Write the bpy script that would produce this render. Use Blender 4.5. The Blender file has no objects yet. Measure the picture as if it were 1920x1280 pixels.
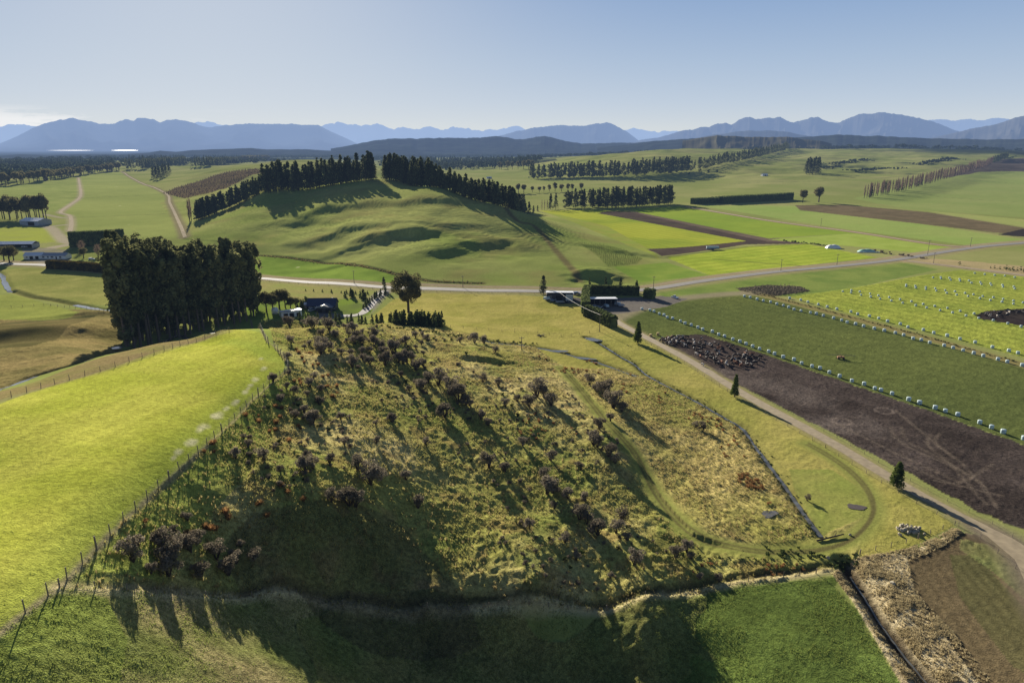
import bpy, math, random
import numpy as np
from mathutils import Vector, Matrix

rnd = random.Random(7)
RS = np.random.RandomState(11)
C = bpy.context.scene.collection
SC = bpy.context.scene
QUICK = False

# ------------------------------------------------------------------ camera
CAM_H = 90.0
TANP = 363.0 / 1280.0
PITCH = math.atan(TANP)
cp, sp = math.cos(PITCH), math.sin(PITCH)
camd = bpy.data.cameras.new("camera")
cam = bpy.data.objects.new("camera", camd)
C.objects.link(cam)
cam.location = (0, 0, CAM_H)
cam.rotation_euler = (math.pi / 2 - PITCH, 0, 0)
camd.sensor_width = 36.0
camd.lens = 24.0
camd.clip_start = 0.5
camd.clip_end = 200000.0
SC.camera = cam
SC.view_settings.view_transform = 'Standard'
SC.view_settings.look = 'None'
SC.view_settings.exposure = 0
SC.render.engine = 'CYCLES'
SC.cycles.max_bounces = 5
SC.cycles.transparent_max_bounces = 6

def raydir(px, py):
    u = (px - 960.0) / 1280.0
    v = (640.0 - py) / 1280.0
    return np.array([u, cp + v * sp, -sp + v * cp])

def pz(px, py, z):
    d = raydir(px, py)
    t = (z - CAM_H) / d[2]
    return np.array([d[0] * t, d[1] * t])

# ------------------------------------------------------------------ noise
def _hash(ix, iy, seed):
    h = (ix.astype(np.int64) * 374761393 + iy.astype(np.int64) * 668265263 + seed * 1442695041) & 0xffffffff
    h = ((h ^ (h >> 13)) * 1274126177) & 0xffffffff
    h = h ^ (h >> 16)
    return (h & 0xffff).astype(np.float32) / 65535.0

def vnoise(x, y, s, seed=0):
    x = np.asarray(x, dtype=np.float64) / s + 1000.37
    y = np.asarray(y, dtype=np.float64) / s + 1000.71
    ix = np.floor(x); iy = np.floor(y)
    fx = (x - ix).astype(np.float32); fy = (y - iy).astype(np.float32)
    fx = fx * fx * (3 - 2 * fx); fy = fy * fy * (3 - 2 * fy)
    a = _hash(ix, iy, seed); b = _hash(ix + 1, iy, seed)
    c = _hash(ix, iy + 1, seed); d = _hash(ix + 1, iy + 1, seed)
    return (a * (1 - fx) + b * fx) * (1 - fy) + (c * (1 - fx) + d * fx) * fy

def fbm(x, y, s, o=4, seed=0, g=0.5):
    r = 0; a = 1.0; t = 0
    for k in range(o):
        r = r + a * vnoise(x, y, s / 2 ** k, seed + k * 17)
        t += a; a *= g
    return r / t

# ------------------------------------------------------------------ terrain control points: pixel of the photo, height above the plain
CP = """
20,1170,35.5 110,1100,33.8 200,1010,32 300,915,30 400,825,28 470,755,26.5 540,690,25 500,620,26
0,900,34.5 0,760,33 100,1000,35 200,900,34 200,800,33 200,700,29 400,640,25 400,740,29 300,840,32
50,735,31 150,690,27 60,712,22 200,665,21 300,645,22 400,620,24 100,650,14 0,680,16 50,620,9 100,590,3 0,580,2 200,600,5
600,615,21 700,610,14 800,625,9 560,640,22.5 650,680,20 750,650,14 750,720,14.5 900,672,9 900,720,10 1000,680,4 1100,740,3 1000,780,7
650,760,18.3 700,850,15.3 600,800,18.8 500,800,22.6 450,870,24.3 400,930,24.6 500,930,22 600,930,18 550,1000,17 600,1030,13.2
400,1000,21.9 300,1000,27.6 300,1060,26 450,1000,20 700,930,13 700,1030,9 700,1120,4.5 800,800,11.6 800,900,9 800,1000,6.3 800,1100,3.2
900,850,8 1000,850,6 1000,950,4.2 1100,900,4 1200,1000,2 1300,1000,1 1150,840,4.5 1200,900,1 1250,960,0.6 1400,900,0 1300,800,0 1500,960,0
200,1104,30.3 300,1110,25 450,1120,15.5 600,1130,7.5 800,1138,2.4 1000,1133,1 1200,1118,0.5 1400,1095,0 1550,1072,0
100,1270,32 200,1250,28.5 300,1250,25 450,1250,16.5 600,1250,8 800,1200,-2.5 800,1270,-3 1000,1180,-3 1000,1250,-5 1150,1170,-3 1150,1240,-5 1300,1180,-2.5 1300,1260,-4
1750,1280,-1 1900,1270,0 1500,1200,-1 1400,1130,-0.5 1600,1030,0 1900,1100,0 1900,950,0 1500,800,0 1300,700,0 1700,700,0 1900,600,0 1700,1100,0
1400,600,0 1200,600,0 1600,500,0 1900,480,0 1300,480,0 1500,430,0 1900,430,0 1100,430,3 1200,400,1 1400,385,2 1700,400,1
1000,560,0 900,570,0 700,560,0 550,550,0 300,500,0 100,500,0 0,500,0 0,540,0 150,550,0 800,545,0 1080,545,0 1300,540,0 620,590,0 500,580,2
950,620,1 1100,620,0 1200,650,0 850,590,1 1300,1080,0
200,440,2 0,450,3 100,400,6 200,350,12 0,345,16 300,340,12 250,310,20 350,330,18
370,460,2 480,475,1 600,490,1 740,520,1 900,530,1 1050,530,1 1200,520,0
450,430,11 550,440,11 550,400,22 550,370,32 510,345,45 440,385,18 400,405,11
740,470,10 740,430,18.9 740,400,27.2 740,370,37.2 740,345,47 740,336,50 700,336,50
620,470,6 620,440,12.9 620,400,24 620,370,34.6 620,345,45
830,350,45.5 870,370,37.6 870,400,27.7 870,440,17 870,470,10.6 930,385,31 930,430,18 1000,410,20 1000,440,14 1000,480,7 1060,440,10 1100,470,6 1150,490,3
480,315,44 400,340,24 560,300,58 330,360,10
1100,300,49 1200,285,71 1300,278,87.7 1400,285,72 1200,310,40 1100,320,24 1000,330,9 1300,330,16 1400,320,28 1500,300,46 1500,281,80
1700,300,46 1900,300,44 1700,281,80 1900,285,71 1700,330,20 1900,330,16 1600,360,5 1900,370,3 1400,350,7 1250,350,5 1050,350,5 1600,310,35
"""
cps = []
for tok in CP.split():
    a, b, c = [float(v) for v in tok.split(',')]
    w = pz(a, b, c)
    cps.append((w[0], w[1], c))
# world points that the photograph does not show (backs of hills, ground round the drone)
for (px, r, z) in [(740, 960, 46), (740, 1180, 20), (620, 1000, 42), (620, 1250, 22), (830, 900, 38), (830, 1080, 14), (930, 850, 12), (1000, 900, 4), (740, 1500, 8), (900, 1400, 5),
                   (510, 1000, 36), (200, 4500, 20), (0, 4500, 10), (400, 4500, 15), (600, 3000, 20), (700, 3000, 15), (900, 3000, 8), (1300, 4500, 62), (1100, 4500, 40), (1500, 6000, 60), (1800, 6000, 55), (1900, 4200, 62), (2300, 3000, 50), (2300, 1500, 5),
                   (600, 8000, 0), (900, 9000, 0), (1200, 9000, 5), (0, 9000, 0), (1900, 9000, 10),
                   (-400, 9000, 0), (-400, 3000, 10), (-400, 1500, 8), (2300, 6000, 20), (300, 300, 6), (450, 330, 2), (560, 340, 1), (640, 340, 0)]:
    d = raydir(px, 640)
    h = np.array([d[0], d[1]]); h /= np.linalg.norm(h)
    cps.append((h[0] * r, h[1] * r, z))
for (x, y, z) in [(-60, 38, 32), (-30, 35, 15), (0, 35, -2), (30, 35, -4), (70, 40, -1), (0, -40, 5), (-150, 60, 30), (-150, -60, 20), (150, 60, 0), (150, -60, 0),
                  (-300, 100, 12), (-300, -300, 5), (300, -300, 0), (300, 100, 0), (-220, 200, 14), (-500, 300, 2), (600, 300, 0), (-1000, -1000, 0), (1000, -1000, 0), (-3000, 0, 0), (3000, 0, 0), (0, -3000, 0)]:
    cps.append((x, y, z))
cps = np.array(cps)

def lp(x, y):
    r = np.maximum(np.hypot(x, y), 25.0)
    return np.arctan2(x, y) * 2.2, np.log(r)      # azimuth from +Y, log distance
qa, qb = lp(cps[:, 0], cps[:, 1])
N = len(qa)
def _k(d2):
    return 0.5 * d2 * np.log(d2 + 1e-9)
D2 = (qa[:, None] - qa[None]) ** 2 + (qb[:, None] - qb[None]) ** 2
Amat = np.zeros((N + 3, N + 3))
Amat[:N, :N] = _k(D2) + np.eye(N) * 2e-4
P3 = np.stack([np.ones(N), qa, qb], 1)
Amat[:N, N:] = P3; Amat[N:, :N] = P3.T
sol = np.linalg.solve(Amat, np.concatenate([cps[:, 2], np.zeros(3)]))
wts = sol[:N]; aff = sol[N:]

SCARPS = []
def scarp(px, py, z, A, w, L, rot=0.0, lw=3.0):
    c = pz(px, py, z)
    ang = math.atan2(c[0], c[1]) + rot
    SCARPS.append((c[0], c[1], A, w, L, math.sin(ang), math.cos(ang), lw))
scarp(575, 405, 22, 4.0, 20, 62, -0.1)
scarp(640, 428, 20, 3.0, 14, 40, 0.1)
scarp(760, 440, 17, 3.5, 12, 30, -0.3)
scarp(845, 470, 11, 2.5, 11, 26, 0.15)
scarp(905, 460, 12, 2.2, 11, 26, -0.2)
scarp(690, 462, 9, 2.6, 12, 30, -0.4)
scarp(1118, 512, 4, 5.5, 8, 17, 0.0, 2.2)
scarp(1175, 470, 4, 1.6, 6, 30, 0.3)
scarp(800, 365, 43, 2.0, 12, 60, 0.2)
scarp(880, 405, 30, 2.2, 12, 60, 0.3)
scarp(960, 455, 13, 2.2, 12, 40, 0.3)
scarp(904, 672, 9, 2.3, 2.0, 8, -0.15, 2.2)
scarp(60, 625, 10, 3.0, 8, 45, 0.2)
scarp(150, 590, 4, 1.2, 5, 30, 0.2)
scarp(1570, 310, 34, 5, 25, 120, 0.3)
scarp(1650, 322, 26, 5, 22, 100, -0.2)
scarp(1740, 308, 36, 5, 25, 120, -0.3)
scarp(1100, 1195, -3, 2.5, 6, 34, 0.1, 2.0)
scarp(620, 500, 0.5, .6, 4, 40, 0.0)

def polyw(pts, z=0.0):
    return None

def H0(x, y):
    x = np.asarray(x, dtype=np.float64); y = np.asarray(y, dtype=np.float64)
    sh = x.shape
    x = x.ravel(); y = y.ravel()
    out = np.empty(len(x))
    CH = 60000
    for s in range(0, len(x), CH):
        xa, ya = x[s:s + CH], y[s:s + CH]
        a, b = lp(xa, ya)
        d2 = (a[:, None].astype(np.float32) - qa[None].astype(np.float32)) ** 2 + (b[:, None].astype(np.float32) - qb[None].astype(np.float32)) ** 2
        k = 0.5 * d2 * np.log(d2 + 1e-9)
        z = k.astype(np.float64) @ wts + aff[0] + aff[1] * a + aff[2] * b
        r = np.hypot(xa, ya)
        f = np.clip((9500 - r) / 3500, 0, 1)
        z = z * f
        for (cx, cy, A, w, L, sx, cx2, lw) in SCARPS:
            dx, dy = xa - cx, ya - cy
            m = (np.abs(dx) < 4 * L + 4 * w * lw) & (np.abs(dy) < 4 * L + 4 * w * lw)
            if not m.any(): continue
            dx, dy = dx[m], dy[m]
            ws = min(60.0, L * 0.9)
            nx_ = fbm(xa[m], ya[m], ws, 3, 41) - .5; ny_ = fbm(xa[m], ya[m], ws, 3, 43) - .5
            v = dx * sx + dy * cx2 + nx_ * w * 3.0
            u = dx * cx2 - dy * sx + ny_ * L * 1.2
            z[m] += A * np.tanh(v / w) * np.exp(-(u / L) ** 2 - (v / (lw * w)) ** 2)
        hm = np.exp(-((xa + 140) / 190) ** 2 - ((ya - 680) / 150) ** 2)
        if hm.max() > .01:
            p_ = xa * .86 + ya * .5; q_ = ya * .86 - xa * .5
            z += hm * ((fbm(p_, q_ * .45, 44.0, 3, 45) - .5) * 6.0 + (fbm(p_, q_ * .5, 15.0, 2, 47) - .5) * 2.4)
        # rolling relief of the farmland further off
        f2 = np.clip((r - 560) / 500, 0, 1) * np.clip((7000 - r) / 3000, 0, 1)
        if f2.max() > 0:
            hill = np.clip((z - 6) / 20, 0, 1)
            n = fbm(xa, ya, 170.0, 4, 5) - 0.5
            n2 = np.abs(fbm(xa + 400, ya, 420.0, 3, 9) - 0.5)
            z += f2 * hill * (n * 17 - n2 * 26 + 1.5)
        out[s:s + CH] = z
    # ditches and creeks
    return out.reshape(sh)

def hit(px, py, tmax=9000.0):
    d = raydir(px, py)
    t = 30.0; pt = t
    ts = 45.0 * 1.012 ** np.arange(0, 470)
    ts = ts[ts < tmax]
    X = d[0] * ts; Y = d[1] * ts; Z = CAM_H + d[2] * ts
    g = Z - H0(X, Y)
    idx = np.where(g < 0)[0]
    if len(idx) == 0 or idx[0] == 0:
        t = (0 - CAM_H) / min(d[2], -1e-3); t = min(t, tmax)
        return np.array([d[0] * t, d[1] * t])
    a, b = ts[idx[0] - 1], ts[idx[0]]
    for _ in range(3):
        tt = np.linspace(a, b, 12)
        g = CAM_H + d[2] * tt - H0(d[0] * tt, d[1] * tt)
        j = np.where(g < 0)[0]
        j = j[0] if len(j) else 11
        a, b = tt[max(j - 1, 0)], tt[j]
    t = 0.5 * (a + b)
    return np.array([d[0] * t, d[1] * t])

def hits(pts):
    return np.array([hit(a, b) for a, b in pts])

def P(s):
    return [tuple(float(v) for v in t.split(',')) for t in s.split()]

def smooth(pts, n=8):
    """Catmull-Rom through world points"""
    p = np.array(pts); out = []
    for i in range(len(p) - 1):
        p0 = p[max(i - 1, 0)]; p1 = p[i]; p2 = p[i + 1]; p3 = p[min(i + 2, len(p) - 1)]
        for k in range(n):
            t = k / n
            out.append(0.5 * ((2 * p1) + (-p0 + p2) * t + (2 * p0 - 5 * p1 + 4 * p2 - p3) * t * t + (-p0 + 3 * p1 - 3 * p2 + p3) * t ** 3))
    out.append(p[-1])
    return np.array(out)

def path(s, n=8):
    return smooth(hits(P(s)), n)

def inpoly(x, y, poly):
    poly = np.asarray(poly)
    m = (x > poly[:, 0].min()) & (x < poly[:, 0].max()) & (y > poly[:, 1].min()) & (y < poly[:, 1].max())
    res = np.zeros(x.shape, bool)
    idx = np.where(m)[0]
    if len(idx) == 0: return res
    xx, yy = x[idx], y[idx]
    c = np.zeros(len(idx), bool)
    j = len(poly) - 1
    for i in range(len(poly)):
        xi, yi = poly[i]; xj, yj = poly[j]
        if yi != yj:
            c ^= ((yi > yy) != (yj > yy)) & (xx < (xj - xi) * (yy - yi) / (yj - yi) + xi)
        j = i
    res[idx] = c
    return res

def dline(x, y, line, w):
    """distance to a polyline, only evaluated near it (elsewhere 1e9); also the signed side"""
    line = np.asarray(line)
    d = np.full(x.shape, 1e9, np.float32)
    m = (x > line[:, 0].min() - w) & (x < line[:, 0].max() + w) & (y > line[:, 1].min() - w) & (y < line[:, 1].max() + w)
    idx = np.where(m)[0]
    if len(idx) == 0: return d
    xx, yy = x[idx], y[idx]
    dd = np.full(len(idx), 1e9)
    for i in range(len(line) - 1):
        a = line[i]; b = line[i + 1]
        mm = (xx > min(a[0], b[0]) - w) & (xx < max(a[0], b[0]) + w) & (yy > min(a[1], b[1]) - w) & (yy < max(a[1], b[1]) + w)
        j = np.where(mm)[0]
        if len(j) == 0: continue
        e = b - a; L2 = e @ e + 1e-9
        t = np.clip(((xx[j] - a[0]) * e[0] + (yy[j] - a[1]) * e[1]) / L2, 0, 1)
        q = np.hypot(xx[j] - a[0] - t * e[0], yy[j] - a[1] - t * e[1])
        dd[j] = np.minimum(dd[j], q)
    d[idx] = dd
    return d

# ------------------------------------------------------------------ colour helpers
KLIT = 1.05
def lin(c):
    c = np.asarray(c, float) / 255.0
    return np.where(c <= 0.04045, c / 12.92, ((c + 0.055) / 1.055) ** 2.4)
def A(*c):
    return np.minimum(lin(c) / KLIT, 0.85)

# ------------------------------------------------------------------ materials
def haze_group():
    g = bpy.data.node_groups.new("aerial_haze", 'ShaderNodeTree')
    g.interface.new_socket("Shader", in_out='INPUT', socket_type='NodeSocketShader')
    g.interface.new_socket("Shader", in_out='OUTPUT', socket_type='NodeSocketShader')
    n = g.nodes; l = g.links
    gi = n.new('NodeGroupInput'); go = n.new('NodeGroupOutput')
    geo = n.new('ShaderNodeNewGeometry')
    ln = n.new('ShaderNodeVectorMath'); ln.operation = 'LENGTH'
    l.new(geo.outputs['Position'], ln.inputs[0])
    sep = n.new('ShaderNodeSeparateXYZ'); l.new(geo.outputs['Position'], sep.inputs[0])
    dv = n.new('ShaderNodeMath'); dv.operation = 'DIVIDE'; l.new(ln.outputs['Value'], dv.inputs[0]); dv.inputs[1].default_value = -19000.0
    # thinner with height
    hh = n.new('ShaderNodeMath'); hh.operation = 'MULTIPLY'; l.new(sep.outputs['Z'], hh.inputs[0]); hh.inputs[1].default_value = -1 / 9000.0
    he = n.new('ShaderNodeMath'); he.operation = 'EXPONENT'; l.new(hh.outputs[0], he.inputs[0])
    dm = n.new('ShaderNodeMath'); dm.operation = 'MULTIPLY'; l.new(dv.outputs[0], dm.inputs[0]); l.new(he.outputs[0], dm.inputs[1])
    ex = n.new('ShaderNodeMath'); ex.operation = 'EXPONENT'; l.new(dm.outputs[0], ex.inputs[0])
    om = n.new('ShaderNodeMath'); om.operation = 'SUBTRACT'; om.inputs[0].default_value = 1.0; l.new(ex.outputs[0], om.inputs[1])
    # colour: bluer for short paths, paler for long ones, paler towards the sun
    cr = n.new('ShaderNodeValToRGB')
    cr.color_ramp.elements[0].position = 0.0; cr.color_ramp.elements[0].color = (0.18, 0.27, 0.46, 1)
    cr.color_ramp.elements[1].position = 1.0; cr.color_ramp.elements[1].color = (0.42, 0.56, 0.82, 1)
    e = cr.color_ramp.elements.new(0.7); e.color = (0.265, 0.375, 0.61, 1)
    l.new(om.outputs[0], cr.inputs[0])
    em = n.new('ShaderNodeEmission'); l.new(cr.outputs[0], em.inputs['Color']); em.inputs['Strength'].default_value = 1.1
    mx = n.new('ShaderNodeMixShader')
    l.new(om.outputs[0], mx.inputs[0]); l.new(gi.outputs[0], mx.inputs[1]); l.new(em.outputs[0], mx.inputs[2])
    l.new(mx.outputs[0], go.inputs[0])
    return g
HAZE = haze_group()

class NT:
    def __init__(s, name):
        s.m = bpy.data.materials.new(name); s.m.use_nodes = True
        s.t = s.m.node_tree; s.t.nodes.clear()
    def n(s, typ, **kw):
        nd = s.t.nodes.new(typ)
        for k, v in kw.items():
            if k in nd.inputs.keys(): nd.inputs[k].default_value = v
            else: setattr(nd, k, v)
        return nd
    def l(s, a, b): s.t.links.new(a, b)
    def out(s, sh, haze=True):
        o = s.n('ShaderNodeOutputMaterial')
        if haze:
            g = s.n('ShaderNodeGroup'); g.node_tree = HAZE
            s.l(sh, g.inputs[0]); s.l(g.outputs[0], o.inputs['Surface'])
        else: s.l(sh, o.inputs['Surface'])
        try: s.m.cycles.emission_sampling = 'NONE'
        except Exception: pass
        return s.m

def c4(c): return (float(c[0]), float(c[1]), float(c[2]), 1.0)

def mat_surf(name, col, rough=0.8, var=0.3, scale=2.0, spec=0.3, metal=0.0, bump=0.0, stripes=None):
    """surface with mottled colour, optional corrugation (stripes = (direction vector, spacing))"""
    t = NT(name)
    tc = t.n('ShaderNodeTexCoord')
    no = t.n('ShaderNodeTexNoise', Scale=scale, Detail=4.0)
    t.l(tc.outputs['Object'], no.inputs['Vector'])
    mr = t.n('ShaderNodeMapRange'); mr.inputs['From Min'].default_value = 0.25; mr.inputs['From Max'].default_value = 0.75
    mr.inputs['To Min'].default_value = 1 - var; mr.inputs['To Max'].default_value = 1 + var
    t.l(no.outputs[0], mr.inputs['Value'])
    mu = t.n('ShaderNodeVectorMath', operation='MULTIPLY'); mu.inputs[0].default_value = col[:3]
    t.l(mr.outputs[0], mu.inputs[1])
    b = t.n('ShaderNodeBsdfPrincipled', Roughness=rough, Metallic=metal)
    b.inputs['Specular IOR Level'].default_value = spec
    t.l(mu.outputs[0], b.inputs['Base Color'])
    if bump or stripes:
        bp = t.n('ShaderNodeBump', Strength=max(bump, 0.4))
        if stripes:
            w = t.n('ShaderNodeTexWave', Scale=1.0 / stripes[1]); w.bands_direction = stripes[0]
            t.l(tc.outputs['Object'], w.inputs['Vector']); t.l(w.outputs['Fac'], bp.inputs['Height']); bp.inputs['Distance'].default_value = 0.05
        else:
            t.l(no.outputs[0], bp.inputs['Height']); bp.inputs['Distance'].default_value = 0.1
        t.l(bp.outputs[0], b.inputs['Normal'])
    return t.out(b.outputs[0])

def mat_leaf(name, col, col2=None, trans=0.35, scale=0.5):
    """foliage: diffuse + translucent, light and dark clumps, each copy slightly different"""
    col2 = col2 if col2 is not None else [c * 0.55 for c in col]
    t = NT(name)
    geo = t.n('ShaderNodeNewGeometry')
    no = t.n('ShaderNodeTexNoise', Scale=scale, Detail=3.0)
    t.l(geo.outputs['Position'], no.inputs['Vector'])
    oi = t.n('ShaderNodeObjectInfo')
    ad = t.n('ShaderNodeMath', operation='MULTIPLY_ADD'); t.l(oi.outputs['Random'], ad.inputs[0]); ad.inputs[1].default_value = 0.35; t.l(no.outputs[0], ad.inputs[2])
    mr = t.n('ShaderNodeMapRange'); mr.inputs['From Min'].default_value = 0.35; mr.inputs['From Max'].default_value = 0.95; t.l(ad.outputs[0], mr.inputs['Value'])
    mx = t.n('ShaderNodeMix', data_type='RGBA'); mx.inputs[6].default_value = c4(col2); mx.inputs[7].default_value = c4(col)
    t.l(mr.outputs[0], mx.inputs[0])
    d = t.n('ShaderNodeBsdfDiffuse'); tr = t.n('ShaderNodeBsdfTranslucent')
    t.l(mx.outputs[2], d.inputs[0]); t.l(mx.outputs[2], tr.inputs[0])
    ms = t.n('ShaderNodeMixShader', Fac=trans)
    t.l(d.outputs[0], ms.inputs[1]); t.l(tr.outputs[0], ms.inputs[2])
    return t.out(ms.outputs[0])

# ------------------------------------------------------------------ mesh helpers
def mesh_np(name, V, F, mats=None, midx=None, smooth_=False):
    """V (n,3); F list of index arrays (quads or tris of one size)"""
    V = np.asarray(V, np.float32); F = np.asarray(F, np.int32)
    me = bpy.data.meshes.new(name)
    k = F.shape[1]
    me.vertices.add(len(V)); me.vertices.foreach_set('co', V.ravel())
    me.loops.add(F.size); me.loops.foreach_set('vertex_index', F.ravel())
    me.polygons.add(len(F)); me.polygons.foreach_set('loop_start', np.arange(0, F.size, k, dtype=np.int32))
    try: me.polygons.foreach_set('loop_total', np.full(len(F), k, np.int32))
    except Exception: pass
    if smooth_: me.polygons.foreach_set('use_smooth', np.ones(len(F), bool))
    for m in (mats or []): me.materials.append(m)
    if midx is not None: me.polygons.foreach_set('material_index', np.asarray(midx, np.int32))
    me.update(calc_edges=True)
    return me

def ob(name, me, parent=None, loc=None, **props):
    o = bpy.data.objects.new(name, me); C.objects.link(o)
    if parent is not None: o.parent = parent
    if loc is not None: o.location = loc
    for k, v in props.items(): o[k] = v
    return o

def empty(name, loc, label, cat, group=None, rz=0.0, sc=1.0):
    o = bpy.data.objects.new(name, None); C.objects.link(o)
    o.location = loc; o.rotation_euler = (0, 0, rz); o.scale = (sc, sc, sc) if np.isscalar(sc) else sc
    o.empty_display_size = 0.3
    o['label'] = label; o['category'] = cat
    if group: o['group'] = group
    return o

class MB:
    """collects boxes, tubes and free faces and builds ONE mesh"""
    def __init__(s): s.v = []; s.f = []; s.mi = []
    def face(s, pts, m=0):
        k = len(s.v); s.v += [tuple(map(float, p)) for p in pts]; s.f.append(tuple(range(k, k + len(pts)))); s.mi.append(m)
    def box(s, x0, x1, y0, y1, z0, z1, m=0, M=None):
        P8 = [(x0, y0, z0), (x1, y0, z0), (x1, y1, z0), (x0, y1, z0), (x0, y0, z1), (x1, y0, z1), (x1, y1, z1), (x0, y1, z1)]
        if M is not None: P8 = [tuple(M @ Vector(p)) for p in P8]
        k = len(s.v); s.v += P8
        for q in ((0, 3, 2, 1), (4, 5, 6, 7), (0, 1, 5, 4), (1, 2, 6, 5), (2, 3, 7, 6), (3, 0, 4, 7)):
            s.f.append(tuple(k + i for i in q)); s.mi.append(m)
    def tube(s, a, b, r0, r1=None, n=6, m=0, cap=True):
        r1 = r0 if r1 is None else r1
        a = Vector(a); b = Vector(b); d = (b - a)
        if d.length < 1e-6: return
        d.normalize(); u = d.orthogonal().normalized(); w = d.cross(u)
        k = len(s.v)
        for (c, r) in ((a, r0), (b, r1)):
            for i in range(n):
                t = 2 * math.pi * i / n
                s.v.append(tuple(c + u * math.cos(t) * r + w * math.sin(t) * r))
        for i in range(n):
            j = (i + 1) % n
            s.f.append((k + i, k + j, k + n + j, k + n + i)); s.mi.append(m)
        if cap:
            s.f.append(tuple(k + n + i for i in range(n))); s.mi.append(m)
            s.f.append(tuple(k + n - 1 - i for i in range(n))); s.mi.append(m)
    def lathe(s, prof, n=16, m=0, c=(0, 0, 0)):
        k = len(s.v)
        for (r, z) in prof:
            for i in range(n):
                t = 2 * math.pi * i / n
                s.v.append((c[0] + r * math.cos(t), c[1] + r * math.sin(t), c[2] + z))
        for a in range(len(prof) - 1):
            for i in range(n):
                j = (i + 1) % n
                s.f.append((k + a * n + i, k + a * n + j, k + (a + 1) * n + j, k + (a + 1) * n + i)); s.mi.append(m)
    def mesh(s, name, mats, smooth_=False, bevel=0.0):
        me = bpy.data.meshes.new(name); me.from_pydata(s.v, [], s.f)
        for m in (mats if isinstance(mats, (list, tuple)) else [mats]): me.materials.append(m)
        me.polygons.foreach_set('material_index', s.mi)
        if smooth_: me.polygons.foreach_set('use_smooth', [True] * len(s.f))
        me.update()
        if bevel:
            import bmesh
            bm = bmesh.new(); bm.from_mesh(me)
            bmesh.ops.bevel(bm, geom=bm.edges[:], offset=bevel, segments=2, affect='EDGES', profile=0.5)
            bm.to_mesh(me); bm.free()
        return me
# ------------------------------------------------------------------ sun and sky
SUN_AZ = math.radians(-22.5); SUN_EL = math.radians(17.0)
sd = Vector((math.sin(SUN_AZ) * math.cos(SUN_EL), math.cos(SUN_AZ) * math.cos(SUN_EL), math.sin(SUN_EL)))
L = bpy.data.lights.new("sun", 'SUN'); L.energy = SUNE = 11.2; L.angle = math.radians(0.53); L.color = (1.0, 0.915, 0.775)
so = bpy.data.objects.new("sun", L); C.objects.link(so)
so.rotation_euler = sd.to_track_quat('Z', 'Y').to_euler(); so.location = (0, 0, 300)
W = bpy.data.worlds.new("World"); SC.world = W; W.use_nodes = True
wt = W.node_tree; wt.nodes.clear()
sky = wt.nodes.new('ShaderNodeTexSky'); sky.sky_type = 'NISHITA'; sky.sun_disc = False
sky.sun_elevation = SUN_EL; sky.sun_rotation = SUN_AZ; sky.altitude = 200; sky.air_density = 1.0; sky.dust_density = 0.6; sky.ozone_density = 1.5
bg = wt.nodes.new('ShaderNodeBackground'); bg.inputs[1].default_value = 1.0
wo = wt.nodes.new('ShaderNodeOutputWorld')
tc = wt.nodes.new('ShaderNodeTexCoord')
sep = wt.nodes.new('ShaderNodeSeparateXYZ'); wt.links.new(tc.outputs['Generated'], sep.inputs[0])
# low bank of cloud over the far left of the horizon, built in direction space
mp = wt.nodes.new('ShaderNodeMapping'); mp.inputs['Scale'].default_value = (9, 9, 55)
wt.links.new(tc.outputs['Generated'], mp.inputs[0])
cn = wt.nodes.new('ShaderNodeTexNoise'); cn.inputs['Scale'].default_value = 1.6; cn.inputs['Detail'].default_value = 6.0; cn.inputs['Roughness'].default_value = 0.6
wt.links.new(mp.outputs[0], cn.inputs['Vector'])
def wmath(op, a, b=None, c=None, clamp=False):
    n = wt.nodes.new('ShaderNodeMath'); n.operation = op; n.use_clamp = clamp
    for i, v in enumerate((a, b, c)):
        if v is None: continue
        if isinstance(v, (int, float)): n.inputs[i].default_value = v
        else: wt.links.new(v, n.inputs[i])
    return n.outputs[0]
az = wmath('ARCTAN2', sep.outputs[0], sep.outputs[1])
azm = wmath('MULTIPLY_ADD', az, -9.0, -4.6, clamp=True)          # 1 beyond about -32 deg, 0 from -29 deg
azm2 = wmath('MULTIPLY_ADD', az, -2.6, -0.75, clamp=True)
el = sep.outputs[2]
low = wmath('MULTIPLY_ADD', wmath('ABSOLUTE', wmath('SUBTRACT', el, 0.026)), -45.0, 1.0, clamp=True)
thr = wmath('MULTIPLY_ADD', azm, -0.27, 0.58)
cl = wmath('MULTIPLY', wmath('MULTIPLY', wmath('SUBTRACT', cn.outputs[0], thr), 9.0, clamp=True), wmath('MULTIPLY', low, azm2))
cl = wmath('MULTIPLY', cl, 1.6, clamp=True)
# clear winter sky: the Nishita sky, its glare compressed and graded by height above the horizon and distance from the sun
grade = wt.nodes.new('ShaderNodeValToRGB'); wt.links.new(wmath('POWER', wmath('MAXIMUM', el, 0.0), 0.5), grade.inputs[0])
R = grade.color_ramp; R.interpolation = 'LINEAR'
def stop(e, rgb, first=None):
    x = math.sqrt(max(e, 0)); q = R.elements[first] if first is not None else R.elements.new(x)
    q.position = x; q.color = tuple(float(v) for v in lin(rgb)) + (1,)
stop(0, (220, 225, 228), 0); stop(1, (50, 68, 100), 1)
stop(.025, (211, 220, 227)); stop(.06, (190, 206, 225)); stop(.11, (169, 191, 219)); stop(.19, (137, 167, 209)); stop(.45, (76, 101, 143))
dt = wt.nodes.new('ShaderNodeVectorMath'); dt.operation = 'DOT_PRODUCT'; wt.links.new(tc.outputs['Generated'], dt.inputs[0]); dt.inputs[1].default_value = sd
glow = wmath('POWER', wmath('MAXIMUM', dt.outputs['Value'], 0.0), 14.0)
gm_ = wt.nodes.new('ShaderNodeMix'); gm_.data_type = 'RGBA'; wt.links.new(wmath('MULTIPLY', glow, 0.55), gm_.inputs[0])
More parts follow.
